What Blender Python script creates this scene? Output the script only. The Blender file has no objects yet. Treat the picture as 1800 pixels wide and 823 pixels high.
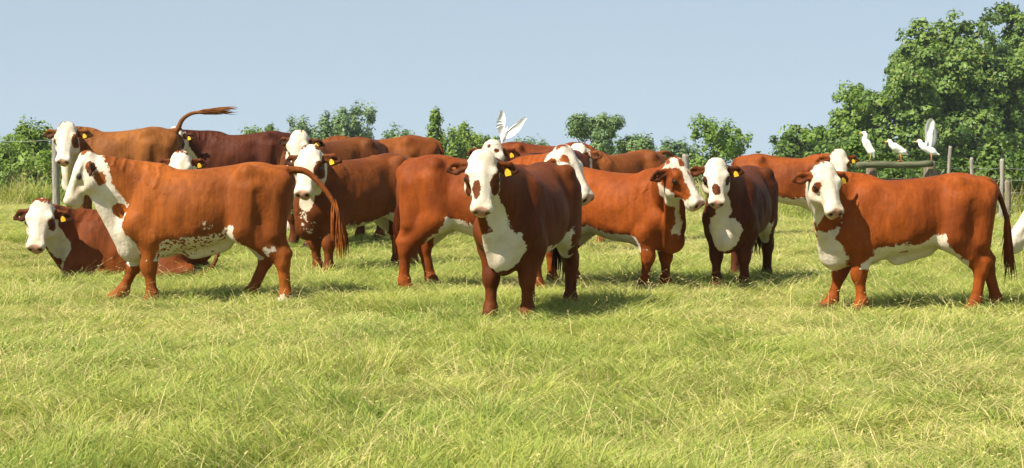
import bpy, math, random
import numpy as np
from mathutils import Vector

# ---------------------------------------------------------------- camera, sky, sun, exposure
SC = bpy.context.scene
FPX, CAM_H, HOR = 3600.0, 1.62, 228.0            # focal length and horizon in photograph pixels (1800 x 823)
PITCH = math.atan((411.5 - HOR)/FPX)
cam_data = bpy.data.cameras.new('camera'); cam = bpy.data.objects.new('camera', cam_data)
SC.collection.objects.link(cam); SC.camera = cam
cam_data.sensor_width = 36.0; cam_data.lens = FPX/1800*36; cam_data.clip_start = .1; cam_data.clip_end = 4000
cam.location = (0, 0, CAM_H); cam.rotation_euler = (math.pi/2 - PITCH, 0, 0)

SUN_AZ, SUN_EL = math.radians(234), math.radians(50)   # from +Y clockwise: behind the camera, to its left
world = bpy.data.worlds.new('World'); SC.world = world; world.use_nodes = True
wt = world.node_tree; bg = wt.nodes['Background']
sky = wt.nodes.new('ShaderNodeTexSky'); sky.sky_type = 'NISHITA'; sky.sun_disc = False
sky.sun_elevation = SUN_EL; sky.sun_rotation = SUN_AZ
sky.altitude = 0; sky.air_density = 1.0; sky.dust_density = .6; sky.ozone_density = 2.0
tcw = wt.nodes.new('ShaderNodeTexCoord'); sx = wt.nodes.new('ShaderNodeSeparateXYZ'); cx = wt.nodes.new('ShaderNodeCombineXYZ')
zm = wt.nodes.new('ShaderNodeMath'); zm.operation = 'MAXIMUM'; zm.inputs[1].default_value = 0.0      # the dome simply goes on below eye level
za = wt.nodes.new('ShaderNodeMath'); za.operation = 'MULTIPLY_ADD'; za.inputs[1].default_value = .86; za.inputs[2].default_value = .14
wt.links.new(tcw.outputs['Generated'], sx.inputs[0]); wt.links.new(sx.outputs[2], zm.inputs[0]); wt.links.new(zm.outputs[0], za.inputs[0])
wt.links.new(sx.outputs[0], cx.inputs[0]); wt.links.new(sx.outputs[1], cx.inputs[1]); wt.links.new(za.outputs[0], cx.inputs[2])
wt.links.new(cx.outputs[0], sky.inputs[0])
hz = wt.nodes.new('ShaderNodeMix'); hz.data_type = 'RGBA'; hz.inputs[0].default_value = .36           # thin summer haze over the whole dome
hz.inputs[7].default_value = (8.0, 8.9, 9.0, 1); wt.links.new(sky.outputs[0], hz.inputs[6]); wt.links.new(hz.outputs[2], bg.inputs[0]); bg.inputs[1].default_value = .056
sun_dir = Vector((math.sin(SUN_AZ)*math.cos(SUN_EL), math.cos(SUN_AZ)*math.cos(SUN_EL), math.sin(SUN_EL)))
sun_data = bpy.data.lights.new('sun', 'SUN'); sun_data.energy = 5.0; sun_data.angle = math.radians(.53)
sun_data.color = (1.0, .925, .80)
sun = bpy.data.objects.new('sun', sun_data); SC.collection.objects.link(sun)
sun.rotation_euler = sun_dir.to_track_quat('Z', 'Y').to_euler(); sun.location = (-20, -20, 30)
SC.view_settings.view_transform = 'Standard'; SC.view_settings.look = 'None'
SC.view_settings.exposure = 1.0; SC.view_settings.gamma = 1.0
SC.render.engine = 'CYCLES'
SC.cycles.max_bounces = 4; SC.cycles.diffuse_bounces = 2; SC.cycles.transmission_bounces = 2
SC.cycles.transparent_max_bounces = 6; SC.cycles.use_denoising = True

def smooth(a, b, x):
    t = np.clip((np.asarray(x, float) - a)/(b - a), 0, 1)
    return t*t*(3 - 2*t)

def terrain(x, y):
    """gentle pasture: a low rise at the back left, falling away behind the fence"""
    x = np.asarray(x, float); y = np.asarray(y, float)
    z = .26*smooth(22, 29, y)*(1 - smooth(33, 41, y))*(1 - smooth(-3.5, 1.5, x))
    z = z + .035*np.sin(x*.55 + 1.2)*np.sin(y*.37) + .02*np.sin(x*1.3 + y*.8)
    z = z - .05*np.maximum(0, y - (42.5 - 4.0*smooth(1.5, 5.5, x)))
    return z

def at(px, py, d):
    """world point seen at a photograph pixel, at distance d along the view"""
    f = np.array([0, math.cos(PITCH), -math.sin(PITCH)]); u = np.array([0, math.sin(PITCH), math.cos(PITCH)])
    r = f + np.array([1., 0, 0])*(px - 900)/FPX + u*(411.5 - py)/FPX
    return np.array([0, 0, CAM_H]) + r*(d/r[1])

def ground_at(px, d):
    x = (px - 900)/FPX*d
    return np.array([x, d, float(terrain(x, d))])

# ---------------------------------------------------------------- implicit-surface animals
V3 = lambda *a: np.array(a, dtype=np.float64)

def unit(v):
    v = np.asarray(v, float)
    return v / (np.linalg.norm(v) + 1e-12)

def curve(xs, ys, n=96):
    """smooth resampling (cubic Hermite) of a profile"""
    xs = np.asarray(xs, float); ys = np.asarray(ys, float)
    m = np.gradient(ys, xs)
    X = np.linspace(xs[0], xs[-1], n)
    i = np.clip(np.searchsorted(xs, X, side='right') - 1, 0, len(xs) - 2)
    h = xs[i + 1] - xs[i]; t = (X - xs[i]) / h
    Y = ((2*t**3 - 3*t**2 + 1) * ys[i] + (t**3 - 2*t**2 + t) * h * m[i]
         + (-2*t**3 + 3*t**2) * ys[i + 1] + (t**3 - t**2) * h * m[i + 1])
    return X, Y

def bezier(p0, p1, p2, p3, n):
    t = np.linspace(0, 1, n)[:, None]
    return (1-t)**3*p0 + 3*(1-t)**2*t*p1 + 3*(1-t)*t*t*p2 + t**3*p3

def polyline(points, n):
    """Catmull-Rom through points"""
    P = [np.asarray(p, float) for p in points]
    P = [2*P[0] - P[1]] + P + [2*P[-1] - P[-2]]
    out = []
    for i in range(1, len(P) - 2):
        for t in np.linspace(0, 1, n, endpoint=False):
            a, b, c, d = P[i-1], P[i], P[i+1], P[i+2]
            out.append(0.5*((2*b) + (-a+c)*t + (2*a-5*b+4*c-d)*t*t + (-a+3*b-3*c+d)*t**3))
    out.append(P[-2])
    return np.array(out)

class Field:
    def __init__(s):
        s.ops = []
    def cone(s, a, b, ra, rb, k=0.05, flat=None, f=1.0, cut=False):
        a = np.asarray(a, float); b = np.asarray(b, float)
        n = None if flat is None else unit(flat)
        def fn(X, Y, Z):
            ba = b - a; L2 = max(ba @ ba, 1e-9)
            px, py, pz = X - a[0], Y - a[1], Z - a[2]
            t = np.clip((px*ba[0] + py*ba[1] + pz*ba[2]) / L2, 0, 1)
            px = px - t*ba[0]; py = py - t*ba[1]; pz = pz - t*ba[2]
            if n is not None:
                c = (px*n[0] + py*n[1] + pz*n[2]) * (1/f - 1)
                px = px + n[0]*c; py = py + n[1]*c; pz = pz + n[2]*c
            return np.sqrt(px*px + py*py + pz*pz) - (ra + (rb - ra)*t)
        R = max(ra, rb)
        s.ops.append((fn, np.minimum(a, b) - R, np.maximum(a, b) + R, k, cut))
    def ball(s, c, r, k=0.05, flat=None, f=1.0, cut=False):
        c = np.asarray(c, float)
        s.cone(c, c + V3(0, 0, 1e-4), r, r, k, flat, f, cut)
    def loft(s, O, U, V, W, us, top, bot, wid, e=2.4, taper=0.0, k=0.05, sc=1.0):
        """body swept along U: top/bottom along W, half-width along V"""
        uu, T = curve(us, top); _, B = curve(us, bot); _, H = curve(us, wid)
        O, U, V, W = [np.asarray(q, float) for q in (O, U, V, W)]
        def fn(X, Y, Z):
            px, py, pz = (X - O[0])/sc, (Y - O[1])/sc, (Z - O[2])/sc
            u = px*U[0] + py*U[1] + pz*U[2]
            v = px*V[0] + py*V[1] + pz*V[2]
            w = px*W[0] + py*W[1] + pz*W[2]
            t = np.interp(u, uu, T); b = np.interp(u, uu, B); h = np.maximum(np.interp(u, uu, H), 1e-3)
            c = (t + b)/2; hh = np.maximum((t - b)/2, 1e-3)
            q = (w - c)/hh
            h = h * np.clip(1 + taper*q, 0.3, 2)
            d = ((np.abs(v)/h)**e + np.abs(q)**e)**(1/e) - 1
            d = d*np.minimum(h, hh)
            return sc*np.maximum(np.maximum(d, u - uu[-1]), uu[0] - u)
        cs = [O + sc*(U*a + V*b + W*c) for a in (uu[0], uu[-1]) for b in (-H.max()*1.3, H.max()*1.3) for c in (B.min(), T.max())]
        s.ops.append((fn, np.min(cs, 0), np.max(cs, 0), k, False))
    def mesh(s, h):
        lo = np.min([o[1] for o in s.ops if not o[4]], 0) - 3*h
        hi = np.max([o[2] for o in s.ops if not o[4]], 0) + 3*h
        N = np.ceil((hi - lo)/h).astype(int) + 1
        gx, gy, gz = [(lo[i] + h*np.arange(N[i])).astype(np.float32) for i in range(3)]
        vol = np.full(N, 0.5, np.float32)
        for fn, a, b, k, cut in s.ops:
            i0 = np.maximum(np.floor((a - k - 0.02 - lo)/h).astype(int), 0)
            i1 = np.minimum(np.ceil((b + k + 0.02 - lo)/h).astype(int) + 1, N)
            if np.any(i1 <= i0):
                continue
            sl = tuple(slice(i0[i], i1[i]) for i in range(3))
            d = fn(gx[sl[0]][:, None, None], gy[sl[1]][None, :, None], gz[sl[2]][None, None, :]).astype(np.float32)
            v = vol[sl]
            g = np.maximum(k - np.abs(v - d), 0) / k if not cut else np.maximum(k - np.abs(v + d), 0) / k
            vol[sl] = np.minimum(v, d) - g*g*k*0.25 if not cut else np.maximum(v, -d) + g*g*k*0.25
        return surface_net(vol, lo, h)

def surface_net(vol, lo, h):
    nx, ny, nz = vol.shape
    ins = vol < 0
    c = [(i, j, k) for i in (0, 1) for j in (0, 1) for k in (0, 1)]
    sub = lambda A, i, j, k: A[i:nx-1+i, j:ny-1+j, k:nz-1+k]
    cnt = np.zeros((nx-1, ny-1, nz-1), np.int8)
    for q in c:
        cnt += sub(ins, *q)
    act = (cnt > 0) & (cnt < 8)
    I = np.argwhere(act)
    idx = np.full(act.shape, -1, np.int64); idx[act] = np.arange(len(I))
    vals = np.stack([vol[I[:, 0]+q[0], I[:, 1]+q[1], I[:, 2]+q[2]] for q in c], 1)
    acc = np.zeros((len(I), 3)); n = np.zeros(len(I))
    for a in range(8):
        for b in range(a+1, 8):
            if sum(abs(c[a][m]-c[b][m]) for m in range(3)) != 1:
                continue
            va, vb = vals[:, a], vals[:, b]
            x = (va < 0) != (vb < 0)
            t = np.where(x, va/np.where(x, va - vb, 1), 0)
            ca, cb = np.array(c[a], float), np.array(c[b], float)
            p = ca + t[:, None]*(cb - ca)
            acc += p*x[:, None]; n += x
    verts = lo + h*(I + acc/n[:, None])
    faces = []
    def emit(ax):
        A = [slice(None)]*3; B = [slice(None)]*3
        A[ax] = slice(0, -1); B[ax] = slice(1, None)
        s0, s1 = ins[tuple(A)], ins[tuple(B)]
        E = np.argwhere(s0 != s1)
        o = [m for m in range(3) if m != ax]
        ok = np.all([(E[:, m] > 0) & (E[:, m] < vol.shape[m]-1) for m in o], 0)
        E = E[ok]
        def at(d0, d1):
            Q = E.copy(); Q[:, o[0]] += d0; Q[:, o[1]] += d1
            return idx[Q[:, 0], Q[:, 1], Q[:, 2]]
        q = np.stack([at(-1, -1), at(0, -1), at(0, 0), at(-1, 0)], 1)
        flip = s0[E[:, 0], E[:, 1], E[:, 2]]
        if ax == 1:
            flip = ~flip
        q[~flip] = q[~flip][:, ::-1]
        faces.append(q)
    for ax in range(3):
        emit(ax)
    return verts, np.concatenate(faces)

def cow_mesh(p, h):
    """p: pose; returns vertices, quads and per-vertex fields"""
    F = Field()
    fat = p.get('fat', 1.0)
    lie = p.get('lie', 0.0)                      # lowers the trunk of a lying animal
    dz = -lie
    Z = V3(0, 0, dz)
    xs = [-.83, -.80, -.74, -.62, -.46, -.30, -.10, .10, .30, .45, .56, .64, .70, .73]
    top = [1.03, 1.12, 1.20, 1.255, 1.272, 1.245, 1.218, 1.205, 1.212, 1.225, 1.19, 1.11, 1.0, .90]
    bot = [.93, .82, .74, .69, .645, .585, .525, .495, .48, .475, .49, .54, .63, .74]
    wid = [.03, .12, .185, .230, .250, .270, .318, .330, .290, .232, .180, .135, .09, .02]
    belly = p.get('belly', 0.0)
    bot = [b - belly*max(0, 1 - ((x - .05)/.5)**2) for x, b in zip(xs, bot)]
    wid = [w*(1 + (fat - 1)*1.0) for w in wid]
    F.loft(V3(0, 0, dz), V3(1, 0, 0), V3(0, 1, 0), V3(0, 0, 1), xs, top, bot, wid, e=2.25, taper=-0.10, k=.02)
    # head frame
    poll = np.asarray(p['poll'], float); hy, hp, hr = [math.radians(a) for a in p['head']]
    hs = p.get('hs', 1.0)
    U = V3(math.cos(hp)*math.cos(hy), math.cos(hp)*math.sin(hy), -math.sin(hp))
    W0 = V3(math.sin(hp)*math.cos(hy), math.sin(hp)*math.sin(hy), math.cos(hp))
    Vv0 = np.cross(W0, U)
    W = W0*math.cos(hr) + Vv0*math.sin(hr); Vv = np.cross(W, U)     # Vv = the animal's own left
    H = lambda u, v, w: poll + hs*(U*u + Vv*v + W*w)
    # withers, loin, hooks, pins
    F.cone(V3(.34, 0, 1.14)+Z, V3(.48, 0, 1.13)+Z, .085, .10, .08)
    for s in (-1, 1):
        F.ball(V3(-.44, s*.205*fat, 1.175)+Z, .070, .06)
        F.cone(V3(-.46, s*.19*fat, 1.165)+Z, V3(-.76, s*.10, 1.13)+Z, .055, .050, .07)
        F.ball(V3(-.76, s*.11, 1.08)+Z, .075, .07)
        # flank hollow in front of the thigh, behind the shoulder, beside the tail
        F.ball(V3(-.25, s*(.385*fat), 1.06)+Z, .115, .10, cut=True)
        F.ball(V3(.13, s*(.435*fat), .72)+Z, .09, .12, cut=True)
        F.cone(V3(-.25, s*.345*fat, .66)+Z, V3(-.33, s*.33*fat, .98)+Z, .020, .012, .06, cut=True)
        F.cone(V3(.235, s*.350*fat, .64)+Z, V3(.22, s*.315*fat, .98)+Z, .016, .010, .06, cut=True)
    # neck
    hd = V3(math.cos(hy), math.sin(hy), 0)
    E = H(.10, 0, -.085)
    B0 = V3(.40, 0, .97)+Z
    dirn = unit((E - B0)*V3(1, 1, 1))
    reach = np.linalg.norm(E - B0)
    B1 = B0 + V3(1, 0, .12)*reach*.42
    B2 = E - hd*reach*.30*(1 if p.get('bend', 1) else .6) - W*hs*.02 - V3(0, 0, p.get('neckdrop', .03))
    NB = bezier(B0, B1, B2, E, 9)
    rr = np.interp(np.linspace(0, 1, 9), [0, .5, 1], [.275, .205, .128*hs]); ff = np.linspace(.58, .74, 9)
    for i in range(8):
        tn = unit(NB[i+1] - NB[i]); side = unit(np.cross(V3(0, 0, 1), tn))
        F.cone(NB[i], NB[i+1], rr[i], rr[i+1], .07, side, ff[i])
    # dewlap and brisket: a narrow keel of loose skin
    bk = p.get('brisket', 1)
    br = V3(.60, 0, .565 - .03*bk) + Z*(.9)
    jaw = H(.17, 0, -.185)
    mid = NB[6]*.35 + jaw*.65 - V3(0, 0, .05*p.get('dewlap', 1))
    m2 = NB[4]*.45 + br*.55 + V3(.05, 0, .02)
    DL = bezier(jaw, mid*1.1 - jaw*.1, m2, br, 8)
    for i in range(7):
        tn = unit(DL[i+1] - DL[i]); side = unit(np.cross(V3(0, 0, 1) + hd*.3, tn))
        r0 = np.interp(i/7, [0, .5, 1], [.06, .125, .135]); r1 = np.interp((i+1)/7, [0, .5, 1], [.06, .125, .135])
        F.cone(DL[i], DL[i+1], r0, r1, .08, side, .36)
    F.ball(br + V3(.01, 0, -.01), .12*bk, .09, V3(0, 1, 0), .62)
    for s in (-1, 1):                                               # breast on either side of the keel
        F.ball(V3(.575, s*.095, .68)+Z, .105, .09)
    F.cone(V3(.56, 0, .55)+Z, V3(.30, 0, .54)+Z, .10, .10, .10, V3(0, 1, 0), 1.1)
    # limbs
    feet = p.get('feet', [(0, 0)]*4)
    legf = p.get('legs', 1.0)
    if not lie:
        for (s, (dx, lift)) in zip((1, -1), feet[:2]):
            ox = lambda z: dx*np.clip((.72 - z)/.72, 0, 1)**1.1
            P = lambda x, y, z: V3(x + ox(z), s*y, z + lift*np.clip((.5 - z)/.5, 0, 1))
            F.cone(V3(.35, s*.125*fat, 1.02), V3(.50, s*.155*fat, .74), .150, .135, .05, V3(0, 1, 0), .85)
            F.cone(V3(.50, s*.15*fat, .74), P(.385, .165*fat, .61), .128, .118, .05)
            F.cone(P(.385, .160*fat, .62), P(.425, .145, .37), .110, .066*legf, .045)
            F.cone(P(.432, .143, .385), P(.432, .143, .335), .073*legf, .068*legf, .025)
            F.ball(P(.455, .143, .36), .052*legf, .02)
            F.cone(P(.425, .142, .33), P(.415, .142, .12), .048*legf, .045*legf, .03)
            F.ball(P(.408, .142, .115), .060*legf, .03)
            F.cone(P(.42, .142, .10), P(.45, .144, .03), .052*legf, .066*legf, .02)
            F.cone(P(.45, .144, .03), P(.455, .144, .012), .067*legf, .070*legf, .01)
        for (s, (dx, lift)) in zip((1, -1), feet[2:]):
            ox = lambda z: dx*np.clip((.80 - z)/.80, 0, 1)**1.15
            P = lambda x, y, z: V3(x + ox(z), s*y, z + lift*np.clip((.5 - z)/.5, 0, 1))
            F.cone(V3(-.49, s*.155*fat, 1.00), P(-.40, .205*fat, .70), .195, .140, .05, V3(0, 1, 0), .86)
            F.cone(V3(-.66, s*.13*fat, .98), P(-.655, .165, .66), .150, .112, .05, V3(0, 1, 0), .95)
            F.cone(P(-.43, .19*fat, .70), P(-.665, .170, .44), .138, .068*legf, .045, V3(0, 1, 0), .88)
            F.cone(P(-.66, .16, .66), P(-.745, .168, .48), .080, .042*legf, .03)
            F.cone(P(-.705, .170, .465), P(-.69, .170, .39), .068*legf, .066*legf, .025)
            F.ball(P(-.748, .168, .475), .040*legf, .02)
            F.cone(P(-.69, .168, .40), P(-.665, .168, .12), .054*legf, .047*legf, .03)
            F.ball(P(-.658, .168, .115), .062*legf, .03)
            F.cone(P(-.655, .168, .10), P(-.62, .170, .03), .053*legf, .066*legf, .02)
            F.cone(P(-.62, .170, .03), P(-.615, .170, .012), .067*legf, .070*legf, .01)
            F.cone(V3(-.57, s*.325*fat, 1.00), P(-.555, .312*fat, .76), .016, .010, .08, cut=True)   # groove down the thigh
    else:
        for s in (1, -1):
            F.cone(V3(.38, s*.14, 1.02)+Z, V3(.52, s*.21, .76)+Z, .17, .15, .09, V3(0, 1, 0), .85)
            F.cone(V3(.52, s*.22, .72)+Z, V3(.62, s*.26, .12), .12, .075, .08)
            F.cone(V3(.62, s*.26, .10), V3(.32, s*.30, .07), .062, .052, .04)
            F.cone(V3(-.50, s*.16, .97)+Z, V3(-.36, s*.31, .68)+Z, .21, .17, .10, V3(0, 1, 0), .9)
            F.cone(V3(-.36, s*.33, .62)+Z, V3(-.62, s*.38, .11), .15, .075, .08)
            F.cone(V3(-.62, s*.40, .10), V3(-.28, s*.47, .06), .065, .055, .04)
            F.cone(V3(-.28, s*.47, .06), V3(-.16, s*.48, .05), .06, .05, .03)
    # sheath / navel fold or udder
    if p.get('fold', 0) and not lie:
        q = p['fold']
        F.cone(V3(-.20, 0, .55-belly), V3(.05, 0, .49 - belly - .05*q), .06, .045, .15, V3(0, 1, 0), .6)
    # skull
    F.loft(poll, U, Vv, W,
           [-.03, 0, .05, .11, .17, .23, .30, .37, .43, .475, .500, .515],
           [-.03, .018, .046, .054, .050, .036, .022, .014, .010, .000, -.022, -.045],
           [-.10, -.15, -.195, -.225, -.222, -.198, -.165, -.143, -.138, -.132, -.112, -.085],
           [q*p.get('hw', 1.0) for q in (.03, .092, .122, .134, .130, .110, .090, .082, .090, .090, .070, .03)],
           e=2.7, taper=.20, k=.04, sc=hs)
    F.cone(H(.0, -.03, .005), H(.0, .03, .005), .070*hs, .070*hs, .06)    # poll
    F.cone(H(.10, 0, .035), H(.40, 0, -.005), .030*hs, .022*hs, .04)      # bridge of the nose
    for s in (-1, 1):
        F.ball(H(.150, s*.106, .002), .040*hs, .025)                # brow
        F.ball(H(.188, s*.112, -.034), .036*hs, .02)                # lids
        F.ball(H(.215, s*.118, -.060), .016*hs, .03)
        F.ball(H(.215, s*.070, -.15), .085*hs, .05)                 # cheek
        F.ball(H(.468, s*.050, -.035), .038*hs, .025)               # nostril wing
        F.ball(H(.505, s*.050, -.040), .017*hs, .008, cut=True)
        F.cone(H(.36, s*.090, -.100), H(.50, s*.055, -.092), .008*hs, .008*hs, .006, cut=True)
        F.cone(H(.26, s*.118, -.075), H(.37, s*.105, -.06), .032*hs, .012*hs, .045, cut=True)   # face hollow
        F.cone(H(.06, s*.13, -.03), H(.12, s*.135, -.05), .02*hs, .016*hs, .04, cut=True)       # temple
    F.cone(H(.42, 0, -.125), H(.465, 0, -.118), .050*hs, .042*hs, .03)   # chin
    # ears: broad leaves, cupped forward
    ears = []
    for s in (-1, 1):
        e1 = p.get('ear', (0.10, 0.25))
        d = unit(Vv*s + U*e1[0] - W*e1[1])
        nrm = unit(W*.75 + U*.45 - d*((W*.75 + U*.45) @ d)); wd = unit(np.cross(d, nrm))
        a = H(.035, s*.095, -.055); L = .235*hs
        F.cone(a, a + d*L*.28, .030*hs, .040*hs, .03)
        for q in (-1, 1):
            F.cone(a + d*L*.22 + wd*q*.012*hs, a + d*L*.58 + wd*q*.034*hs + nrm*.010*hs, .030*hs, .032*hs, .014, nrm, .50)
            F.cone(a + d*L*.58 + wd*q*.034*hs + nrm*.010*hs, a + d*L*.90 + wd*q*.006*hs, .032*hs, .022*hs, .014, nrm, .50)
        F.cone(a + d*L*.22 + nrm*.030*hs, a + d*L*.75 + nrm*.026*hs, .016*hs, .026*hs, .015, nrm, .8, cut=True)
        ears.append((a, d, nrm, L))
    # tail
    tl = polyline([V3(-.72, 0, 1.17)+Z] + [np.asarray(q, float) for q in p['tail']], 6)
    n = len(tl)
    for i in range(n - 1):
        r0 = np.interp(i/(n-1), [0, .12, .5, 1], [.056, .032, .022, .018]); r1 = np.interp((i+1)/(n-1), [0, .12, .5, 1], [.056, .032, .022, .018])
        F.cone(tl[i], tl[i+1], r0, r1, .05 if i < 3 else .015)
    verts, quads = F.mesh(h)
    # ------------------------------------------------------------ coat fields per vertex
    R = verts - poll
    u = (R @ U)/hs; v = (R @ Vv)/hs; w = (R @ W)/hs
    x, y, z = verts.T
    def seg_dist(poly):
        best = np.full(len(verts), 9.0)
        for i in range(len(poly)-1):
            a, b = poly[i], poly[i+1]; ba = b - a
            t = np.clip(((verts - a) @ ba)/(ba @ ba + 1e-9), 0, 1)
            best = np.minimum(best, np.linalg.norm(verts - a - t[:, None]*ba, axis=1))
        return best
    ear_d = np.full(len(verts), 9.0)
    for a, d, nrm, L in ears:
        t = np.clip((verts - a) @ d, .075*hs, L)
        q = verts - a - t[:, None]*d
        ear_d = np.minimum(ear_d, np.linalg.norm(q, axis=1) - .062*hs)
    M = p.get('marks', {})
    ext = M.get('face', 1.0)
    white = (1 - np.sqrt(((u - .24)/(.34*ext))**2 + (v/.2)**2 + ((w + .07)/.25)**2))*.22
    if M.get('throat', 1):
        white = np.maximum(white, M.get('throat', 1)*.13 - seg_dist(DL))
    if M.get('chest', 1):
        c = M['chest'] if isinstance(M.get('chest'), tuple) else (.80, 0, .60, .23*M.get('chest', 1))
        white = np.maximum(white, c[3] - np.linalg.norm(verts - V3(*c[:3]) - Z, axis=1))
    if M.get('belly', 1) and not lie:
        zb = np.interp(x, [-.62, -.5, -.35, 0, .25, .42, .5], [-.6, .05, .11, .095, .11, .02, -.6])*M.get('belly', 1)
        zb = np.interp(x, xs, bot) + zb
        leg = np.minimum(1, np.maximum(0, .24 - np.abs(y)))          # stays off the outer legs
        b = np.minimum(zb - z, .22 - np.abs(y) + .16*np.clip(1.6 - np.abs(x + .06)/.26, 0, 1))
        b = np.where(z < .40, -.05, b)
        white = np.maximum(white, b)
    if M.get('crest', 0):
        white = np.maximum(white, M['crest'] - seg_dist(NB[3:8] + V3(0, 0, .2)))
    for (cu, cv, cw, r) in M.get('whites_body', []):
        white = np.maximum(white, r - np.linalg.norm(verts - V3(cu, cv, cw), axis=1))
    for (cu, cv, cw, ru, rv) in M.get('patches', []):                 # brown patches on the head
        q = (1 - np.sqrt(((u - cu)/ru)**2 + ((v - cv)/rv)**2 + ((w - cw)/(.5*(ru+rv)+.02))**2))*min(ru, rv)
        white = np.minimum(white, -q)
    for (cx, cy, cz, r) in M.get('browns_body', []):
        white = np.minimum(white, np.linalg.norm(verts - V3(cx, cy, cz), axis=1) - r)
    if not lie and M.get('socks', 0):
        white = np.maximum(white, np.where(x < 0, M['socks'] - z, -1))
    white = np.where(ear_d < 0, np.minimum(white, M.get('earw', -.06)), white)
    nose = (1 - np.sqrt(((u - .515)/.080)**2 + (v/.092)**2 + ((w + .045)/.075)**2))*.07
    dark = np.zeros(len(verts))                                        # points of the coat that are darker by nature
    for s in (-1, 1):
        dark = np.maximum(dark, 1.0*(np.linalg.norm(np.stack([(u-.500), (v-s*.050), (w+.040)], 1), axis=1) < .022))
        e = np.linalg.norm(np.stack([(u-.190)/1.5, (v-s*.140), (w+.034)], 1), axis=1)
        dark = np.maximum(dark, np.clip(2.0 - e/.020, 0, .88))
    if not lie:
        dark = np.maximum(dark, np.clip((.085 - z)/.03, 0, 1)*.8)
    tz = seg_dist(tl[n//2:])
    dark = np.maximum(dark, np.clip((.08 - tz)/.04, 0, 1)*p.get('taildark', .35))
    dark = np.maximum(dark, np.where(ear_d < 0, M.get('eardark', .55)*np.clip(-(np.stack([R @ W], 1)[:, 0]/hs + .03)/.05, 0, 1), 0))
    rag = 1 - .62*np.clip((u + .02)/.06, 0, 1)*(np.linalg.norm(R, axis=1) < .62*hs)
    speck = M.get('speck', 0)*np.clip((.80 - z)/.08, 0, 1)*np.clip((x + .35)/.2, 0, 1)*np.clip((.55 - x)/.1, 0, 1)
    fold = np.clip((x - .15)/.25, 0, 1)*np.clip((.95 - x)/.2, 0, 1)*np.clip((z - .6 - dz)/.2, 0, 1)*(u < -.05)
    # feather the thin places in the mesh with a touch of smoothing
    return dict(verts=verts, quads=quads, white=white, nose=nose, dark=dark, fold=fold, speck=speck, rag=rag, tail=tl,
                ears=ears, eyes=[H(.190, s*.131, -.034) for s in (-1, 1)], eye_r=.027*hs, H=H, U=U, V=Vv, W=W)
# ---------------------------------------------------------------- materials
class NT:
    """small helper for node materials"""
    def __init__(s, name):
        s.m = bpy.data.materials.new(name); s.m.use_nodes = True
        s.t = s.m.node_tree; s.t.nodes.clear()
        s.out = s.n('ShaderNodeOutputMaterial')
    def n(s, typ, ins=None, **props):
        nd = s.t.nodes.new(typ)
        for k, v in props.items():
            setattr(nd, k, v)
        for k, v in (ins or {}).items():
            s.set(nd, k, v)
        return nd
    def set(s, nd, k, v):
        sock = nd.inputs[k]
        if isinstance(v, bpy.types.NodeSocket):
            s.t.links.new(v, sock)
        elif hasattr(v, 'outputs'):
            s.t.links.new(v.outputs[0], sock)
        else:
            if sock.type == 'RGBA' and len(v) == 3:
                v = (*v, 1)
            sock.default_value = v
    def math(s, op, a, b=0.0, c=None, clamp=False):
        nd = s.n('ShaderNodeMath', operation=op, use_clamp=clamp)
        s.set(nd, 0, a); s.set(nd, 1, b)
        if c is not None:
            s.set(nd, 2, c)
        return nd.outputs[0]
    def mix(s, f, a, b, blend='MIX'):
        nd = s.n('ShaderNodeMix', data_type='RGBA', blend_type=blend)
        s.set(nd, 0, f); s.set(nd, 6, a); s.set(nd, 7, b)
        return nd.outputs[2]
    def noise(s, scale, detail=3, rough=.55, vec=None, dims='3D'):
        nd = s.n('ShaderNodeTexNoise', noise_dimensions=dims)
        nd.inputs['Scale'].default_value = scale; nd.inputs['Detail'].default_value = detail
        nd.inputs['Roughness'].default_value = rough
        if vec is not None:
            s.set(nd, 'Vector', vec)
        return nd
    def ramp(s, f, stops):
        nd = s.n('ShaderNodeValToRGB'); s.set(nd, 0, f)
        el = nd.color_ramp.elements
        while len(el) < len(stops):
            el.new(.5)
        for e, (pos, col) in zip(el, stops):
            e.position = pos; e.color = (*col, 1) if len(col) == 3 else col
        return nd.outputs[0]
    def maprange(s, v, a, b, c=0.0, d=1.0, smooth=True):
        nd = s.n('ShaderNodeMapRange', interpolation_type='SMOOTHSTEP' if smooth else 'LINEAR')
        for i, q in enumerate((v, a, b, c, d)):
            s.set(nd, i, q)
        return nd.outputs[0]
    def attr(s, name):
        return s.n('ShaderNodeAttribute', attribute_name=name)
    def scaled(s, vec, sc):
        nd = s.n('ShaderNodeVectorMath', operation='MULTIPLY')
        s.set(nd, 0, vec); nd.inputs[1].default_value = sc
        return nd.outputs[0]
    def bump(s, height, strength=.3, dist=.01):
        nd = s.n('ShaderNodeBump'); s.set(nd, 'Height', height)
        nd.inputs['Strength'].default_value = strength; nd.inputs['Distance'].default_value = dist
        return nd.outputs[0]
    def bsdf(s, color, rough=.6, normal=None, spec=.3, **kw):
        nd = s.n('ShaderNodeBsdfPrincipled')
        s.set(nd, 'Base Color', color); s.set(nd, 'Roughness', rough)
        nd.inputs['Specular IOR Level'].default_value = spec
        if normal is not None:
            s.set(nd, 'Normal', normal)
        for k, v in kw.items():
            s.set(nd, k, v)
        return nd
    def done(s, sh):
        s.set(s.out, 'Surface', sh)
        return s.m

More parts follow.
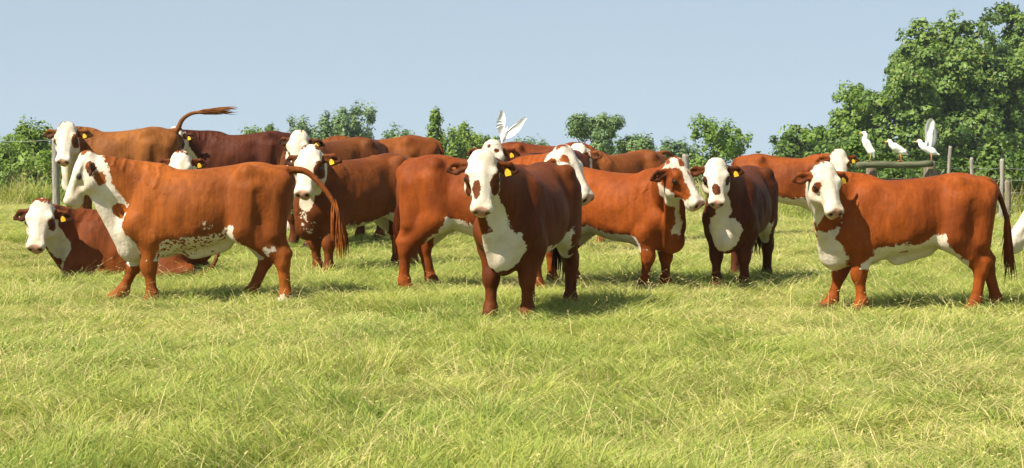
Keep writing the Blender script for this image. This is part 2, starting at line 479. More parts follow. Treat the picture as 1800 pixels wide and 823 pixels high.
def coat_material():
    N = NT('cattle_coat')
    oi = N.n('ShaderNodeObjectInfo'); tc = N.n('ShaderNodeTexCoord')
    obj = tc.outputs['Object']
    off = N.n('ShaderNodeVectorMath', operation='ADD'); N.set(off, 0, obj)
    rnd = N.n('ShaderNodeCombineXYZ'); N.set(rnd, 0, N.math('MULTIPLY', oi.outputs['Random'], 37.0)); N.set(off, 1, rnd)
    vec = off.outputs[0]
    big = N.noise(2.3, 3, .5, vec); med = N.noise(8, 4, .6, vec)
    edge = N.noise(15, 5, .65, vec); edge2 = N.noise(46, 3, .6, vec)
    fine = N.noise(60, 3, .6, N.scaled(vec, (.45, 1, .7)))
    base = oi.outputs['Color']
    lo = N.mix(.75, base, (.42, .36, .34), 'MULTIPLY')
    hi = N.mix(.5, base, (1.25, 1.25, 1.0), 'MULTIPLY')
    c = N.mix(N.maprange(big.outputs[0], .32, .68), lo, hi)
    c = N.mix(N.maprange(med.outputs[0], .35, .75, 0, .35), c, lo)
    c = N.mix(N.math('MULTIPLY', N.maprange(fine.outputs[0], .35, .7), .22), c, lo)
    streak = N.noise(22, 3, .6, N.scaled(vec, (1.0, 1.0, .22)))
    c = N.mix(N.maprange(streak.outputs[0], .45, .72, 0, .45), c, lo)
    c = N.mix(N.maprange(streak.outputs[0], .52, .30, 0, .30), c, hi)
    # white hair with an uneven, hairy border
    w = N.attr('white').outputs['Fac']
    rag = N.noise(6, 4, .6, vec)
    e3 = N.math('MULTIPLY', N.math('SUBTRACT', rag.outputs[0], .5), .16)
    e3 = N.math('ADD', e3, N.math('MULTIPLY', N.math('SUBTRACT', edge.outputs[0], .5), .11))
    e3 = N.math('ADD', e3, N.math('MULTIPLY', N.math('SUBTRACT', edge2.outputs[0], .5), .05))
    ws = N.math('ADD', w, N.math('MULTIPLY', e3, N.attr('rag').outputs['Fac']))
    sp = N.noise(34, 2, .5, vec)
    ws = N.math('SUBTRACT', ws, N.math('MULTIPLY', N.attr('speck').outputs['Fac'], N.maprange(sp.outputs[0], .50, .60, 0, .14)))
    wm = N.maprange(ws, -.004, .006)
    cream = N.mix(N.maprange(big.outputs[0], .35, .7), (.53, .455, .345), (.63, .57, .47))
    cream = N.mix(N.maprange(med.outputs[0], .42, .75, 0, .55), cream, (.42, .32, .20))
    c = N.mix(wm, c, cream)
    # bare muzzle
    nz = N.attr('nose').outputs['Fac']
    nzs = N.math('ADD', nz, N.math('MULTIPLY', N.math('SUBTRACT', edge.outputs[0], .5), .03))
    pink = N.mix(N.maprange(med.outputs[0], .4, .6), (.47, .27, .19), (.34, .18, .12))
    c = N.mix(N.maprange(nzs, 0, .012), c, pink)
    d = N.attr('dark').outputs['Fac']
    c = N.mix(d, c, (.022, .013, .009))
    # skin folds of neck and shoulder, hair relief
    wv = N.n('ShaderNodeTexWave', wave_type='BANDS', bands_direction='X'); N.set(wv, 'Vector', vec)
    wv.inputs['Scale'].default_value = 3.2; wv.inputs['Distortion'].default_value = 5.0
    wv.inputs['Detail'].default_value = 2; wv.inputs['Detail Scale'].default_value = 1.2
    fold = N.math('MULTIPLY', N.attr('fold').outputs['Fac'], N.math('POWER', wv.outputs['Fac'], 2.0))
    lump = N.noise(4.5, 3, .55, N.scaled(vec, (1.0, 1.0, .75)))
    rib = N.noise(9, 2, .5, N.scaled(vec, (1.6, .6, .35)))
    hgt = N.math('ADD', N.math('MULTIPLY', fold, .60), N.math('MULTIPLY', fine.outputs[0], .15))
    hgt = N.math('ADD', hgt, N.math('MULTIPLY', med.outputs[0], .50))
    hgt = N.math('ADD', hgt, N.math('MULTIPLY', lump.outputs[0], 1.1))
    hgt = N.math('ADD', hgt, N.math('MULTIPLY', rib.outputs[0], .55))
    hgt = N.math('ADD', hgt, N.math('MULTIPLY', streak.outputs[0], .28))
    nrm = N.bump(hgt, .42, .042)
    rough = N.mix(N.maprange(nzs, 0, .012), (.60, .60, .60), (.36, .36, .36))
    b = N.bsdf(c, rough, nrm, .085)
    b.inputs['Sheen Weight'].default_value = .05; b.inputs['Sheen Roughness'].default_value = .4
    N.set(b, 'Sheen Tint', base)
    return N.done(b)

def plain(name, col, rough=.6, spec=.3, var=.25, scale=20, bump=.2, dist=.004, stretch=(1, 1, 1)):
    """a weathered plain colour"""
    N = NT(name); tc = N.n('ShaderNodeTexCoord')
    v = N.scaled(tc.outputs['Object'], stretch)
    a = N.noise(scale, 4, .6, v)
    k = tuple(q*(1 - var) for q in col); g = tuple(min(1, q*(1 + var)) for q in col)
    c = N.mix(N.maprange(a.outputs[0], .3, .7), k, g)
    return N.done(N.bsdf(c, rough, N.bump(a.outputs[0], bump, dist), spec))
# ---------------------------------------------------------------- scene helpers
COL = bpy.context.scene.collection

def mesh_obj(name, verts, faces, mat, parent=None, smooth=True, attrs=None):
    me = bpy.data.meshes.new(name)
    verts = np.asarray(verts, np.float32)
    if isinstance(faces, np.ndarray):
        nf, k = faces.shape
        me.vertices.add(len(verts)); me.vertices.foreach_set('co', verts.ravel())
        me.loops.add(nf*k); me.loops.foreach_set('vertex_index', faces.astype(np.int32).ravel())
        me.polygons.add(nf); me.polygons.foreach_set('loop_start', np.arange(0, nf*k, k, dtype=np.int32))
        me.update(calc_edges=True)
    else:
        me.from_pydata([tuple(map(float, v)) for v in verts], [], faces)
    if smooth:
        me.polygons.foreach_set('use_smooth', np.ones(len(me.polygons), bool))
    for k, a in (attrs or {}).items():
        at = me.attributes.new(k, 'FLOAT', 'POINT'); at.data.foreach_set('value', np.asarray(a, np.float32))
    if mat:
        me.materials.append(mat)
    me.update()
    o = bpy.data.objects.new(name, me); COL.objects.link(o)
    if parent is not None:
        o.parent = parent
    return o

def tag(o, label=None, cat=None, group=None, kind=None):
    for k, v in (('label', label), ('category', cat), ('group', group), ('kind', kind)):
        if v:
            o[k] = v
    return o

def empty(name, loc=(0, 0, 0), rz=0.0, sc=1.0):
    o = bpy.data.objects.new(name, None); COL.objects.link(o)
    o.location = tuple(map(float, loc)); o.rotation_euler = (0, 0, rz); o.scale = (sc, sc, sc)
    o.empty_display_size = .2
    return o

class MB:
    """collects simple shapes for one mesh"""
    def __init__(s):
        s.v = []; s.f = []
    def add(s, v, f):
        o = len(s.v); s.v += [tuple(map(float, q)) for q in v]; s.f += [tuple(i + o for i in q) for q in f]
    def tube(s, pts, rad, n=8, cap=True, squash=1.0):
        P = [np.asarray(q, float) for q in pts]
        if np.isscalar(rad):
            rad = [rad]*len(P)
        rings = []; ref = V3(0, 0, 1)
        for i, q in enumerate(P):
            t = unit(P[min(i+1, len(P)-1)] - P[max(i-1, 0)])
            if abs(t @ ref) > .95:
                ref = V3(1, 0, 0)
            a = unit(np.cross(t, ref)); b = np.cross(t, a)
            rings.append([q + rad[i]*(a*math.cos(2*math.pi*j/n) + squash*b*math.sin(2*math.pi*j/n)) for j in range(n)])
        v = [p for r in rings for p in r]; f = []
        for i in range(len(P)-1):
            for j in range(n):
                f.append((i*n+j, i*n+(j+1) % n, (i+1)*n+(j+1) % n, (i+1)*n+j))
        if cap:
            f.append(tuple(range(n))[::-1]); f.append(tuple((len(P)-1)*n + j for j in range(n)))
        s.add(v, f)
    def sphere(s, c, r, nu=10, nv=7):
        v = []; f = []
        c = np.asarray(c, float); r = np.ones(3)*r
        v.append(c + V3(0, 0, r[2]))
        for i in range(1, nv):
            a = math.pi*i/nv
            for j in range(nu):
                b = 2*math.pi*j/nu
                v.append(c + r*V3(math.sin(a)*math.cos(b), math.sin(a)*math.sin(b), math.cos(a)))
        v.append(c - V3(0, 0, r[2])); last = len(v)-1
        for j in range(nu):
            f.append((0, 1+j, 1+(j+1) % nu)); f.append((last, 1+(nv-2)*nu+(j+1) % nu, 1+(nv-2)*nu+j))
        for i in range(nv-2):
            for j in range(nu):
                f.append((1+i*nu+j, 1+(i+1)*nu+j, 1+(i+1)*nu+(j+1) % nu, 1+i*nu+(j+1) % nu))
        s.add(v, f)
    def build(s, name, mat, parent=None, smooth=True):
        return mesh_obj(name, s.v, s.f, mat, parent, smooth)

def cow_object(pose, loc, yaw, sc, color, label, h=.0155, tagged=True, switch=None):
    C = cow_mesh(pose, h)
    root = empty('cow', loc, math.radians(yaw), sc)
    tag(root, label, 'cow', 'cattle standing and lying in the pasture')
    b = mesh_obj('body', C['verts'], C['quads'], M['coat'], root,
                 attrs={k: C[k] for k in ('white', 'nose', 'dark', 'fold', 'speck', 'rag')})
    b.color = (*color, 1)
    for e in C['eyes']:
        q = MB(); q.sphere(e, C['eye_r'], 12, 8); q.build('eye', M['eye'], root)
    if tagged:                                                       # plastic tag in the animal's left ear
        a, d, nrm, L = C['ears'][1]
        c = a + d*L*.50 + nrm*.03
        dn = unit(V3(0, 0, -1)*.9 + d*.25); sd = unit(np.cross(dn, nrm)); nn = unit(np.cross(sd, dn))
        w, l, t = .023, .056, .004
        q = MB(); v = []
        outline = [(-.5, .1), (-.28, 0), (.28, 0), (.5, .1), (1, .45), (1, 1), (-1, 1), (-1, .45)]
        for k in (0, 1):
            for (m, n) in outline:
                v.append(c + sd*w*m + dn*l*n + nn*(t*(k-.5) + .012))
        n = len(outline)
        f = [tuple(range(n))[::-1], tuple(range(n, 2*n))] + [(i, (i+1) % n, n+(i+1) % n, n+i) for i in range(n)]
        q.add(v, f); q.build('ear_tag', M['tag'], root, smooth=False)
    # brush of long hair at the tail's end
    rng = np.random.default_rng(int(abs(loc[0]*977 + loc[1]*131)) + 5)
    tl = C['tail']; q = MB(); end = tl[-1]; tdir = unit(tl[-1] - tl[-3])
    Ls = (switch or {}).get('len', .36); fall = (switch or {}).get('fall', .8); spread = (switch or {}).get('spread', .035)
    for i in range(120):
        back = rng.uniform(0, .24)
        st = end - tdir*back
        a = rng.normal(0, 1, 3); a -= tdir*(a @ tdir); a = unit(a)
        st = st + a*.016
        l = Ls*rng.uniform(.55, 1.05)
        d1 = unit(tdir*(1-fall*.5) + V3(0, 0, -1)*fall*.5 + a*spread*3)
        d2 = unit(tdir*(1-fall) + V3(0, 0, -1)*fall + a*spread*1.2 + rng.normal(0, .06, 3))
        p1 = st + d1*l*.35 + a*spread*.5; p2 = p1 + d2*l*.4; p3 = p2 + unit(d2 - a*spread*3)*l*.25
        q.tube([st, p1, p2, p3], [.0045, .0055, .0042, .001], 3, cap=False)
    o = q.build('tail_switch', M['coat'], root); o.color = (*[k*(switch or {}).get('shade', .55) for k in color], 1)
    at = o.data.attributes.new('white', 'FLOAT', 'POINT')
    at.data.foreach_set('value', np.full(len(o.data.vertices), -1.0, np.float32))
    at = o.data.attributes.new('nose', 'FLOAT', 'POINT')
    at.data.foreach_set('value', np.full(len(o.data.vertices), -1.0, np.float32))
    return root
# ---------------------------------------------------------------- materials used
def ground_material():
    N = NT('pasture_soil'); geo = N.n('ShaderNodeNewGeometry'); pos = geo.outputs['Position']
    a = N.noise(.35, 4, .6, pos); b = N.noise(6, 4, .65, pos); c = N.noise(40, 3, .6, pos)
    col = N.ramp(N.maprange(b.outputs[0], .3, .7, 0, 1), [(0, (.13, .15, .03)), (.5, (.21, .23, .05)), (1, (.32, .30, .10))])
    col = N.mix(N.maprange(a.outputs[0], .35, .65, 0, .6), col, (.15, .20, .045))
    h = N.math('ADD', b.outputs[0], N.math('MULTIPLY', c.outputs[0], .5))
    return N.done(N.bsdf(col, .9, N.bump(h, .6, .05), .1))

def blade_material(name, lo, hi, dry, trans=.4):
    """grass: patchy colour over the field, single blades greener, yellower or dry"""
    N = NT(name); geo = N.n('ShaderNodeNewGeometry'); pos = geo.outputs['Position']
    patch = N.noise(.5, 3, .6, pos); small = N.noise(3.0, 2, .5, pos)
    r = N.attr('rnd').outputs['Fac']; t = N.attr('tip').outputs['Fac']
    f = N.math('ADD', N.math('MULTIPLY', patch.outputs[0], .7), N.math('MULTIPLY', r, .45))
    f = N.math('ADD', f, N.math('MULTIPLY', small.outputs[0], .25))
    col = N.mix(N.maprange(f, .42, .98), lo, hi)
    col = N.mix(N.math('MULTIPLY', t, .18), col, dry)
    col = N.mix(N.attr('dry').outputs['Fac'], col, dry)
    d = N.bsdf(col, .6, None, .2)
    tr = N.n('ShaderNodeBsdfTranslucent'); N.set(tr, 0, col)
    mx = N.n('ShaderNodeMixShader'); mx.inputs[0].default_value = trans
    N.set(mx, 1, d); N.set(mx, 2, tr)
    return N.done(mx)

def leaf_material(name, lo, hi, trans=.3, warm=(.20, .22, .05)):
    N = NT(name); a = N.attr('tone').outputs['Fac']
    col = N.mix(a, lo, hi)
    col = N.mix(N.maprange(N.attr('rnd').outputs['Fac'], .85, 1.0, 0, .5), col, warm)
    d = N.bsdf(col, .5, None, .28)
    tr = N.n('ShaderNodeBsdfTranslucent'); N.set(tr, 0, N.mix(.5, col, (1, 1.1, .5), 'MULTIPLY'))
    mx = N.n('ShaderNodeMixShader'); mx.inputs[0].default_value = trans
    N.set(mx, 1, d); N.set(mx, 2, tr)
    return N.done(mx)

M = {}
M['coat'] = coat_material()
M['eye'] = plain('eye_surface', (.012, .008, .006), .12, .5, bump=0)
M['tag'] = plain('yellow_plastic', (.80, .47, .015), .4, .4, .12, 30, .05)
M['soil'] = ground_material()
M['grass'] = blade_material('green_grass', (.155, .270, .028), (.410, .445, .078), (.66, .55, .25))
M['oak_leaf'] = leaf_material('oak_leaf', (.050, .105, .018), (.175, .265, .045), .25, (.24, .20, .06))
M['light_leaf'] = leaf_material('light_leaf', (.085, .165, .024), (.205, .305, .050), .33)
M['young_leaf'] = leaf_material('young_leaf', (0.084, 0.156, 0.025), (0.260, 0.360, 0.066), .32)
M['far_leaf'] = leaf_material('far_leaf', (0.074, 0.136, 0.049), (0.189, 0.273, 0.092), .28, (.14, .2, .06))  # extra blue in the leaf colour imitates haze over the distant trees
M['brush_leaf'] = leaf_material('brush_leaf', (.035, .080, .014), (.12, .19, .032), .25)
M['bark'] = plain('bark', (.13, .10, .075), .9, .1, .4, 6, .8, .03, (1, 1, .25))
M['post_wood'] = plain('weathered_wood', (.19, .155, .11), .85, .15, .35, 9, .7, .012, (4, 4, .5))
M['grey_wood'] = plain('grey_wood', (.25, .225, .19), .85, .15, .3, 9, .6, .01, (4, 4, .5))
M['mossy_wood'] = plain('mossy_wood', (.10, .105, .06), .9, .1, .4, 6, .7, .012, (.5, 4, 4))
M['steel'] = plain('galvanised_steel', (.45, .46, .46), .45, .4, .2, 14, .1)
M['wire'] = plain('fence_wire', (.30, .30, .29), .5, .4, .2, 30, .0)
M['feather'] = plain('white_feather', (.78, .77, .74), .7, .2, .05, 40, .25, .004)
M['buff'] = plain('buff_feather', (.78, .58, .36), .7, .2, .12, 40, .2, .004)
M['bill'] = plain('orange_bill', (.72, .33, .07), .45, .35, .12, 30, .05)
M['shank_orange'] = plain('orange_shank', (.62, .22, .07), .5, .3, .15, 40, .1)
M['shank_olive'] = plain('olive_shank', (.40, .32, .10), .5, .3, .15, 40, .1)

# ---------------------------------------------------------------- pasture
def pasture():
    ys = np.concatenate([np.arange(-30, 4, 4.), np.arange(4, 60, .5), np.arange(60, 300, 10), [300, 400, 500, 640]])
    xs = np.concatenate([[-600, -300, -150, -80, -50, -35], np.arange(-26, 26.1, .5), [35, 50, 80, 150, 300, 600]])
    X, Y = np.meshgrid(xs, ys); Zz = terrain(X, Y)
    v = np.stack([X, Y, Zz], -1).reshape(-1, 3); nx = len(xs)
    i = np.arange(len(ys)-1)[:, None]*nx + np.arange(nx-1)[None, :]
    f = np.stack([i, i+1, i+nx+1, i+nx], -1).reshape(-1, 4)
    tag(mesh_obj('pasture_ground', v, f, M['soil']), 'grassy pasture ground sloping gently behind the herd', kind='structure')
pasture()

def value_noise(x, y, seed=0):
    r = np.random.default_rng(seed).uniform(size=(64, 64))
    xi = np.floor(x).astype(int); yi = np.floor(y).astype(int); fx = x - xi; fy = y - yi
    fx = fx*fx*(3-2*fx); fy = fy*fy*(3-2*fy); g = lambda a, b: r[a % 64, b % 64]
    return (g(xi, yi)*(1-fx) + g(xi+1, yi)*fx)*(1-fy) + (g(xi, yi+1)*(1-fx) + g(xi+1, yi+1)*fx)*fy

def turf(seed, size, n, h, w, lean, dry, stems=0, stem_h=(.2, .42), tuft=.5):
    """a square of sward: separate curved blades, some dry, with a few taller seeding stems"""
    rng = np.random.default_rng(seed); N = n + stems
    st = np.arange(N) >= n
    x = rng.uniform(-.5, .5, N)*size; y = rng.uniform(-.5, .5, N)*size
    k = value_noise(x*6/size + seed*3, y*6/size + 5, seed); k2 = value_noise(x*3/size + 7, y*3/size + seed, seed + 9)
    H = rng.uniform(*h, N)*(1 - tuft + 2*tuft*k)
    H = np.where(st, rng.uniform(*stem_h, N), H)
    W = w*rng.uniform(.6, 1.35, N); W = np.where(st, w*.75, W)
    a = k2*9 + rng.normal(0, .9, N); L = np.abs(rng.normal(lean, lean*.5, N)); L = np.where(st, L*.8, L)
    isdry = np.clip(rng.uniform(size=N) < dry*(.4 + 1.2*k2), 0, 1)*rng.uniform(.55, 1, N); isdry = np.where(st, rng.uniform(.6, 1, N), isdry)
    rnd = rng.uniform(size=N); sd = rng.uniform(0, math.pi, N)
    sv = np.stack([np.cos(sd), np.sin(sd), 0*sd], 1)*W[:, None]/2; dv = np.stack([np.cos(a), np.sin(a), 0*a], 1)
    b = np.stack([x, y, 0*x - .01], 1); rows = []; tips = []
    curl = np.where(st, .15, .6)
    for t, q in ((0, .8), (.4, 1), (.75, .7)):
        c = b + np.stack([0*x, 0*x, H*(t - .18*curl*t*t)], 1) + dv*(H*L*t**1.8)[:, None]
        rows += [c - sv*q, c + sv*q]; tips += [t, t]
    e = b + np.stack([0*x, 0*x, H*(1 - .3*curl)], 1) + dv*(H*L*1.15)[:, None]
    rows.append(e); tips.append(1.0)
    v = np.stack(rows, 1).reshape(-1, 3); o = np.arange(N)*7
    F = []
    for i in o:
        F += [(i, i+1, i+3, i+2), (i+2, i+3, i+5, i+4), (i+4, i+5, i+6)]
    at_ = dict(tip=np.tile(tips, N), rnd=np.repeat(rnd, 7), dry=np.repeat(isdry, 7))
    v = list(map(tuple, v)); ex = []
    for i in np.flatnonzero(st):                                      # thin seed heads
        d = unit(e[i] - (rows[4][i] + rows[5][i])/2)
        for q in range(4):
            p = e[i] - d*q*.016; j = len(v); s2 = rng.normal(0, 1, 3)*.004
            v += [tuple(p), tuple(p + d*.010 + s2), tuple(p + d*.022)]; F.append((j, j+1, j+2)); ex += [(rnd[i], isdry[i])]*3
    if ex:
        ex = np.array(ex)
        at_ = dict(tip=np.concatenate([at_['tip'], np.ones(len(ex))]), rnd=np.concatenate([at_['rnd'], ex[:, 0]]), dry=np.concatenate([at_['dry'], ex[:, 1]]))
    return v, F, at_

def turf_collection(name, specs, mat):
    c = bpy.data.collections.new(name)
    for i, kw in enumerate(specs):
        v, f, at_ = turf(50 + i, **kw)
        o = mesh_obj(f'turf_{i:02d}', v, f, M[mat], None, False, at_)
        COL.objects.unlink(o); c.objects.link(o)
    return c

def scatter(name, pts, rot, scl, idx, coll, label):
    o = mesh_obj(name, pts, [], None, None, False)
    me = o.data
    for k, typ, dat in (('rot', 'FLOAT_VECTOR', rot), ('scl', 'FLOAT_VECTOR', scl)):
        a = me.attributes.new(k, typ, 'POINT'); a.data.foreach_set('vector', np.asarray(dat, np.float32).ravel())
    a = me.attributes.new('idx', 'INT', 'POINT'); a.data.foreach_set('value', np.asarray(idx, np.int32))
    g = bpy.data.node_groups.new(name + '_nodes', 'GeometryNodeTree')
    g.interface.new_socket('Geometry', in_out='INPUT', socket_type='NodeSocketGeometry')
    g.interface.new_socket('Geometry', in_out='OUTPUT', socket_type='NodeSocketGeometry')
    nd = g.nodes.new; gi = nd('NodeGroupInput'); go = nd('NodeGroupOutput')
    ci = nd('GeometryNodeCollectionInfo'); ci.inputs[0].default_value = coll
    ci.inputs['Separate Children'].default_value = True; ci.inputs['Reset Children'].default_value = True
    ip = nd('GeometryNodeInstanceOnPoints'); ip.inputs['Pick Instance'].default_value = True
    def named(n, t):
        q = nd('GeometryNodeInputNamedAttribute'); q.data_type = t; q.inputs[0].default_value = n
        return q.outputs[0]
    L = g.links.new
    L(gi.outputs[0], ip.inputs['Points']); L(ci.outputs[0], ip.inputs['Instance'])
    L(named('idx', 'INT'), ip.inputs['Instance Index']); L(named('rot', 'FLOAT_VECTOR'), ip.inputs['Rotation'])
    L(named('scl', 'FLOAT_VECTOR'), ip.inputs['Scale']); L(ip.outputs[0], go.inputs[0])
    m = o.modifiers.new('scatter', 'NODES'); m.node_group = g
    tag(o, label, 'grass', kind='stuff')
    return o

def grass():
    G = dict(size=1.05, n=2500, h=(.08, .18), w=.0054, lean=.7, dry=.38, stems=26)
    specs = [dict(G), dict(G, h=(.10, .24), lean=.55, dry=.16), dict(G, h=(.07, .16), lean=.95, dry=.25, stems=6),
             dict(G, h=(.10, .23), dry=.35, stems=30, stem_h=(.20, .42)), dict(G, n=2700, h=(.11, .27), lean=.6, dry=.06, stems=2),
             dict(G, h=(.08, .18), lean=.9, dry=.5, stems=10), dict(G, h=(.09, .21), dry=.2, stems=42, stem_h=(.20, .46)), dict(G, h=(.10, .25), dry=.12, stems=5)]
    coll = turf_collection('turf_squares', specs, 'grass')
    rng = np.random.default_rng(7)
    P = []
    y = 7.2
    while y < 47.5:
        sp = .72*np.interp(y, [8, 16, 47], [1, 1.12, 1.75]); half = y*.262 + 2.0
        for x in np.arange(-half, half, sp):
            P.append((x + rng.uniform(-.4, .4)*sp, y + rng.uniform(-.4, .4)*sp))
        y += sp
    x, y = np.array(P).T; n = len(x)
    lush = value_noise(x*.55 + 9, y*.40, 1)*.6 + value_noise(x*1.3, y*1.0, 2)*.4
    dry = value_noise(x*.6 + 31, y*.4 + 3, 3)
    near = np.where(dry > .6, rng.choice([3, 5, 6, 2, 0], n), np.where(lush > .55, rng.choice([1, 4, 7, 0], n), rng.choice([0, 1, 2, 7, 6], n)))
    s = np.clip(.50 + .58*lush + rng.normal(0, .08, n), .4, 1.3)
    s *= np.interp(y, [8, 12.5, 16.5, 34, 47], [.92, .90, .78, .74, .9])          # grazed short where the herd stands
    wd = np.interp(y, [8, 16, 47], [1.0, 1.15, 1.8])*rng.uniform(.95, 1.15, n)
    rot = np.stack([0*x, 0*x, rng.uniform(0, 6.283, n)], 1)
    scatter('meadow_grass', np.stack([x, y, terrain(x, y)], 1), rot, np.stack([wd, wd, s], 1), near, coll,
            'long green meadow grass with dry straw coloured stems covering the pasture')
    W_ = dict(size=1.1, n=330, h=(.2, .55), w=.016, lean=.45, dry=.15, stems=10, stem_h=(.5, .95))
    coll = turf_collection('weed_squares', [dict(W_), dict(W_, h=(.25, .7), dry=.08), dict(W_, h=(.15, .45), dry=.3, stems=24)], 'grass')
    n = 330
    x = rng.uniform(-15, 15, n); y = 41.5 - 3.8*smooth(1.5, 5.5, x) + np.abs(rng.normal(0, 2.0, n)) + .8*np.sin(x*.8)
    s = rng.uniform(.55, 1.1, n); idx = rng.integers(0, 3, n)
    rot = np.stack([0*x, 0*x, rng.uniform(0, 6.283, n)], 1)
    scatter('fence_line_weeds', np.stack([x, y, terrain(x, y)], 1), rot, np.stack([s, s, s], 1), idx, coll,
            'tall green weeds and dry stems growing along the fence line')
grass()

# ---------------------------------------------------------------- trees and brush
def crown_mesh(rng, lobes, n_clumps, per, clump_r, leaf, droop=.2, hollow=.35, zs=.8):
    """leaf-sized faces gathered in clumps through the volume of the given lobes (centre, radii)"""
    vol = np.array([l[1][0]*l[1][1]*l[1][2] for l in lobes])**.75; vol /= vol.sum()
    which = rng.choice(len(lobes), n_clumps, p=vol)
    C = np.array([l[0] for l in lobes])[which]; R = np.array([l[1] for l in lobes])[which]
    d = rng.normal(size=(n_clumps, 3)); d /= np.linalg.norm(d, axis=1)[:, None]
    rad = hollow + (1 - hollow)*rng.uniform(size=n_clumps)**.55
    cc = C + d*R*rad[:, None]
    cr = clump_r*rng.uniform(.6, 1.35, n_clumps); tone = rng.uniform(size=n_clumps)
    k = np.repeat(np.arange(n_clumps), per); n = len(k)
    off = rng.normal(size=(n, 3)); off /= np.linalg.norm(off, axis=1)[:, None]
    off *= (rng.uniform(size=n)**.45)[:, None]*cr[k][:, None]*np.array([1, 1, zs])
    p = cc[k] + off; p[:, 2] -= droop*np.linalg.norm(off[:, :2], axis=1)
    nrm = off/np.linalg.norm(off, axis=1)[:, None]*.55 + d[k]*.55 + rng.normal(size=(n, 3))*.36 + np.array([0, 0, .30])
    nrm /= np.linalg.norm(nrm, axis=1)[:, None]
    t = np.cross(nrm, rng.normal(size=(n, 3))); t /= np.linalg.norm(t, axis=1)[:, None]
    b = np.cross(nrm, t)
    s = leaf*rng.uniform(.6, 1.3, n)[:, None]
    bend = nrm*s*.18
    v = np.stack([p - t*s, p + b*s*.55 - bend, p + t*s, p - b*s*.55 - bend], 1).reshape(-1, 3)
    f = np.arange(4*n).reshape(n, 4)
    tn = np.clip(tone[k]*.75 + rng.uniform(size=n)*.25, 0, 1)
    return v, f, np.repeat(tn, 4), np.repeat(rng.uniform(size=n), 4), cc

def tree(name, base, height, lobes, leafmat, label, cat, seed, n_clumps=170, per=70, clump_r=.6, leaf=.12, trunk_r=.16, group=None, hollow=.35, limb_n=14, trunk_top=.8, lean=0.0, droop=.2, zs=.8):
    """lobes are relative to the base, in metres"""
    rng = np.random.default_rng(seed)
    root = empty(name, base); tag(root, label, cat, group)
    v, f, tone, rnd, cc = crown_mesh(rng, lobes, n_clumps, per, clump_r, leaf, droop, hollow, zs)
    mesh_obj('crown', v, f, M[leafmat], root, False, dict(tone=tone, rnd=rnd))
    q = MB(); pts = []
    for i in range(7):
        t = i/6
        pts.append((lean*t*height + .03*height*math.sin(t*5 + seed)*t, .02*height*math.cos(t*4 + seed)*t, -.3 + t*(height*trunk_top + .3)))
    q.tube(pts, [trunk_r*(1.25 - 1.1*t/6) for t in range(7)], 9)
    tr = q.build('trunk', M['bark'], root)
    for i in rng.choice(len(cc), min(limb_n, len(cc)), replace=False):
        e = cc[i]; hz = np.clip(e[2]*.62, height*.12, height*trunk_top*.95)
        k = hz/(height*trunk_top); j = min(5, int(k*6)); a = np.array(pts[j]) + (np.array(pts[j+1]) - np.array(pts[j]))*(k*6 - j)
        mid = a*.45 + e*.55 + V3(0, 0, -.06*np.linalg.norm(e - a))
        q = MB(); q.tube([a, mid, e], [trunk_r*.42, trunk_r*.26, trunk_r*.08], 6)
        q.build('limb', M['bark'], tr)
    return root

def px_tree(cx, topy, half, d, style, label, seed, name='tree', **kw):
    """tree standing at distance d whose crown is seen round column cx, top at topy, half wide"""
    s = FPX/d; g = ground_at(cx, d); top = CAM_H + (HOR - topy)/s; H = top - g[2]; w = half/s
    rng = np.random.default_rng(seed + 1000); lobes = []
    if style == 'round':
        for i in range(kw.pop('lobes', 11)):
            t = rng.uniform(.16, .86); a = rng.uniform(0, 6.283); r = w*.62*math.sqrt(max(.05, 1 - ((t - .42)/.58)**2))
            k = w*rng.uniform(.30, .46)
            lobes.append(((r*math.cos(a), r*math.sin(a), H*t), (k, k, min(k*.9, H*(1.0 - t)))))
        for i in range(kw.pop('sprays', 9)):                          # outlying sprays break the outline
            t = rng.uniform(.55, .97); a = rng.uniform(0, 6.283); r = w*.95*math.sqrt(max(.02, 1 - ((t - .40)/.60)**2))
            k = w*rng.uniform(.10, .17); lobes.append(((r*math.cos(a), r*math.sin(a), H*t), (k, k, k*1.5)))
        lobes.append(((0, 0, H*.82), (w*.42, w*.42, H*.18))); lobes.append(((0, 0, H*.5), (w*.7, w*.7, H*.36)))
    elif style == 'spire':
        for i in range(9):
            t = .15 + .8*i/8; k = w*(1.05 - .85*t)*rng.uniform(.8, 1.2)
            lobes.append(((rng.normal(0, w*.12), rng.normal(0, w*.12), H*t), (k, k, H*.075)))
    elif style == 'pine':
        for i in range(10):
            t = rng.uniform(.55, .96); a = rng.uniform(0, 6.283); r = w*rng.uniform(.25, .75)
            k = w*rng.uniform(.20, .34)
            lobes.append(((r*math.cos(a), r*math.sin(a)*.7, H*t), (k, k, k*.42)))
        lobes.append(((0, 0, H*.93), (w*.35, w*.35, H*.06)))
    return tree(name, g, H, lobes, kw.pop('mat'), label, 'tree', seed, **kw)

